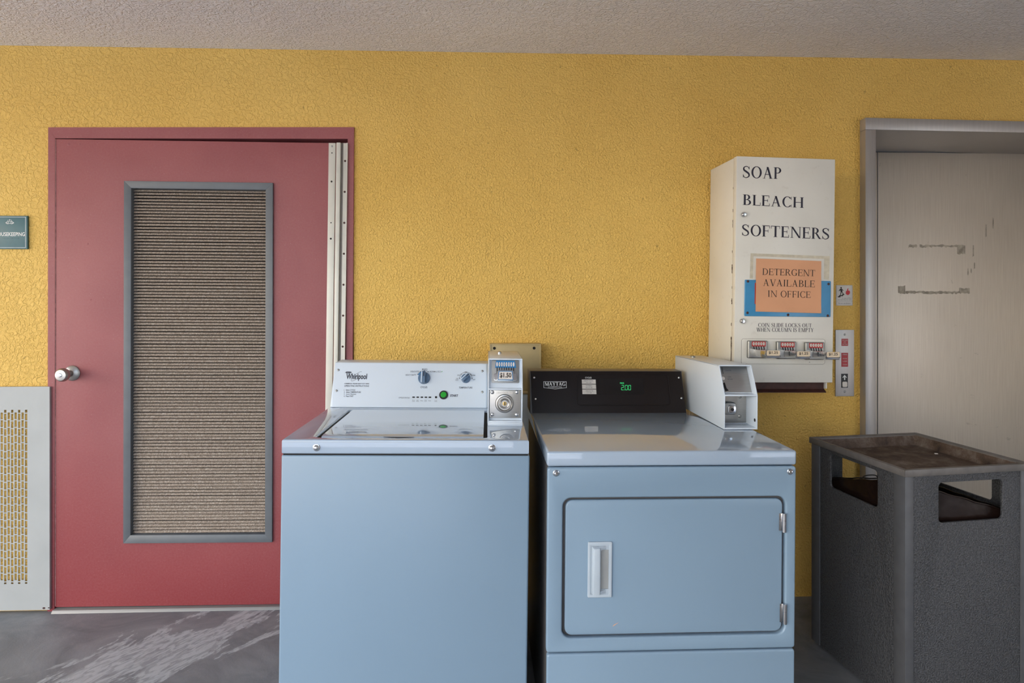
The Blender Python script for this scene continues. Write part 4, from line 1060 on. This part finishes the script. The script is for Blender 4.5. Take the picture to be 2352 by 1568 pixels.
JB = thing('junction_box', 'yellowed wall box with two dark screw holes behind the washer coin meter', 'junction box', (0.107, 0, 0.905))
m = MB(); m.box(-.107, .107, -.060, 0, 0.0, .200, .004)
m.plate(rect(-.107, 0, .107, .200), [rect(-.1025, .004, .1025, .1960)], .006, lambda a, b, t: (a, -.058 - t, b), .001)
obj('box_cover', m, 'jbox', JB)
for x in (-.088, .078): obj('screw_hole', disc(MB(), (x, -.0602, .182), .0060, .0012), 'hole', JB)
WD = thing('wall_duct', 'pale vertical duct on the wall in the gap between washer and dryer', 'duct', (0.165, 0, 0))
obj('duct_channel', MB().box(-.045, .045, -.085, 0, 0, .900, .004), 'duct', WD)
obj('duct_cap', MB().box(-.049, .049, -.089, 0, .899, .908, .002), 'jbox', WD)
pts = catmull([(.180, -.062, .985), (.205, -.085, .998), (.225, -.11, .985), (.235, -.14, .94), (.245, -.18, .86), (.255, -.19, .70), (.265, -.15, .40), (.26, -.08, .02)], 6)
tag(obj('power_cable', MB().tube(pts, .007), 'rubber'), 'black cable looping from the yellowed wall box down behind the dryer', 'cable')
pts = catmull([(.172, -.064, .945), (.19, -.10, .945), (.205, -.14, .93), (.215, -.17, .88), (.222, -.19, .7), (.222, -.17, .3), (.22, -.13, .015)], 6)
tag(obj('power_cable', MB().tube(pts, .0045), 'rubber'), 'thinner black cable hanging below the thicker one behind the dryer', 'cable')

# ---------------------------------------------------------------- perforated panel at the wall foot
PP = thing('perforated_panel', 'pale grey slotted metal panel low on the wall beside maroon door', 'vent panel', (-1.8125, 0, 0.012))
holes = []; cw, cp, sh, sp = .0090, .0139, .0274, .0315
xr = -1.9020 + 1.8125
for k in range(40):
    x1_ = xr - k * cp; x0_ = x1_ - cw
    z0_, z1_ = .1207 - .012, .8365 - .012
    if k % 2 == 0:
        z = z1_
        zs_ = [(z - .012, z)] ; z -= .016
        while z - sh > z0_ + .01: zs_.append((z - sh, z)); z -= sp
        zs_.append((max(z0_, z - sh), z))
    else:
        z = z1_ - .011; zs_ = []
        while z - sh > z0_ + .012: zs_.append((z - sh, z)); z -= sp
    holes += [rect(x0_, a, x1_, b_) for a, b_ in zs_ if b_ - a > .004]
m = MB(); m.plate(rect(-.72, 0, 0, .919), holes, .0025, lambda a, b, t: (a, -.0185 - t, b))
obj('slotted_sheet', m, 'perf', PP)
m = MB(); m.box(-.0025, 0, -.0185, -.0105, .002, .917); m.box(-.718, -.0025, -.0185, -.001, .9155, .918); m.box(-.718, -.0025, -.0185, -.001, .001, .004)
obj('folded_flange', m, 'perf', PP)
for x, z, r in ((-.0228, .0075, .0042), (-.0035, .0085, .0024)): obj('rust_spot', MB().slab(ell(x, z, r * 1.4, r, 12), lambda a, b, t: (a, -.0210 - t, b), .0004), 'rust', PP)

# ================================================================== WASTE BIN
B = thing('waste_bin', 'dark grey square waste bin with pebbled side panels and grimy tray top', 'waste bin', (1.205, -0.3392, 0), (0, 0, math.radians(7.5)))
BW, BD, BZ = 0.4617, 0.4526, 0.7724
RH = .022
m = MB()
ro = [(0, -BD), (BW, -BD), (BW, 0), (0, 0)]; k = .022
ri = [(k, -BD + k), (BW - k, -BD + k), (BW - k, -k), (k, -k)]
for i in range(4):
    j = (i + 1) % 4; q = [ro[i], ro[j], ri[j], ri[i]]
    m.hexa([(a, b_, BZ - RH) for a, b_ in q] + [(a, b_, BZ if n < 2 else BZ - .003) for n, (a, b_) in enumerate(q)], .0018)
lab(obj('top_rim', m, 'binrim', B), 'worn grey metal rim')
m = MB(); b = m.bm; n = 28; inn = k - .001
G = []
for j in range(n + 1):
    row = []
    for i in range(n + 1):
        u, v = i / n, j / n
        x = inn + (BW - 2 * inn) * u; y = -BD + inn + (BD - 2 * inn) * v
        e = min(u, 1 - u, v, 1 - v)
        z = BZ - .004 - .036 * min(1, (e / .035)) ** .8 + (.002 * noise.noise(Vector((x * 20, y * 20, 0))) if e > .05 else 0)
        row.append(b.verts.new((x, y, z)))
    G.append(row)
for j in range(n):
    for i in range(n): b.faces.new([G[j][i], G[j][i + 1], G[j + 1][i + 1], G[j + 1][i]])
lab(obj('ash_tray_top', m, 'tray', B), 'grimy recessed tray top')
pw, pt_ = .045, .012
m0 = None
for sx, sy in ((0, 0), (1, 0), (0, 1), (1, 1)):
    x = .006 if sx == 0 else BW - .006; y = -BD + .006 if sy == 0 else -.006
    dx = 1 if sx == 0 else -1; dy = 1 if sy == 0 else -1
    m = MB()
    m.prism([(x, y), (x + dx * .030, y), (x + dx * .030, y + dy * pt_), (x + dx * pt_, y + dy * pt_), (x + dx * pt_, y + dy * pw), (x, y + dy * pw)], .012, BZ - RH, 'z', .0015)
    obj('corner_post', m, 'binpost', B)
def blobby(x0, z0, x1, z1, r=.016, slope=0.0): return rr(x0, z0, x1, z1, r)
zt = BZ - RH
# panels: near (front), wall side, dryer side, far side
fh = [rr(.1277, .6000, .3604, .7250, .014)]
obj('side_panel', MB().plate(rect(.034, .012, BW - .034, zt), fh, .008, lambda a, b, t: (a, -BD + .018 - t, b), .0012), 'bin', B)
obj('side_panel', MB().plate(rect(.034, .012, BW - .034, zt), fh, .008, lambda a, b, t: (a, -.010 - t, b), .0012), 'bin', B)
lh = [rr(-.3300, .6150, -.1050, .7360, .014)]
obj('side_panel', MB().plate(rect(-BD + .049, .012, -.049, zt), lh, .008, lambda a, b, t: (.018 - t, a, b), .0012), 'bin', B)
obj('side_panel', MB().plate(rect(-BD + .049, .012, -.049, zt), lh, .008, lambda a, b, t: (BW - .010 - t, a, b), .0012), 'bin', B)
obj('base_pan', MB().box(.012, BW - .012, -BD + .012, -.012, .006, .020, .002), 'binpost', B)
# liner bag hanging inside, rim sagging
BG = thing('bin_bag', 'dark crinkled plastic liner sagging inside the waste bin', 'bag', B.location, B.rotation_euler)
m = MB(); b = m.bm
lp_ = []
xa, xb, ya, yb = .032, BW - .032, -BD + .032, -.032
per = []
NS = 16
for (p, q) in (((xa, ya), (xb, ya)), ((xb, ya), (xb, yb)), ((xb, yb), (xa, yb)), ((xa, yb), (xa, ya))):
    for i in range(NS): per.append((p[0] + (q[0] - p[0]) * i / NS, p[1] + (q[1] - p[1]) * i / NS))
def rimz(i):
    # heights at the four corners: near-left, near-right, far-right, far-left
    c = (.722, .603, .600, .622); s_ = i // NS; f = (i % NS) / NS
    return c[s_] * (1 - f) + c[(s_ + 1) % 4] * f + .0016 * math.sin(i * 1.7)
rings = []
for lv in range(9):
    ring = []
    for i, (x, y) in enumerate(per):
        z = rimz(i) * (1 - lv / 8) + .03 * (lv / 8)
        cxy = Vector((x - BW / 2, y + BD / 2, 0)); ff = 1 - .02 * abs(noise.noise(Vector((x * 14, y * 14, lv * .7)))) * 3
        ff = min(ff, 1.0) * (1 - .03 * (lv > 6))
        ring.append(b.verts.new((BW / 2 + cxy.x * ff, -BD / 2 + cxy.y * ff, z)))
    rings.append(ring)
n = len(per)
for A, C in zip(rings, rings[1:]):
    for i in range(n): b.faces.new((A[i], A[(i + 1) % n], C[(i + 1) % n], C[i]))
b.faces.new(rings[-1])
film = obj('bag_film', m, 'bag', BG, smooth=60)
m = MB().tube([(x * 1.0, y, rimz(i) + .003) for i, (x, y) in enumerate(per)] + [(per[0][0], per[0][1], rimz(0) + .003)], .0026, 8)
obj('bag_hem', m, 'bag', BG)
m = MB().tube(catmull([(xa + .004, -.225, .672), (xa + .006, -.24, .692), (xa + .006, -.29, .708), (xa + .004, -.305, .694)], 6), .0018, 8)
obj('wire_hoop', m, 'hole', BG)

# a tiny scrap left lying on the tray
q = B.matrix_basis @ Vector((0.3853, -0.1703, BZ - .0385))
m = MB(); m.prism([(-.006, -.003), (.005, -.004), (.006, .002), (.001, .004), (-.005, .003)], 0, .003, 'z', .0006)
tag(obj('paper_scrap', m, 'labelw', loc=q), 'tiny white paper scrap lying on the grimy bin tray', 'litter')
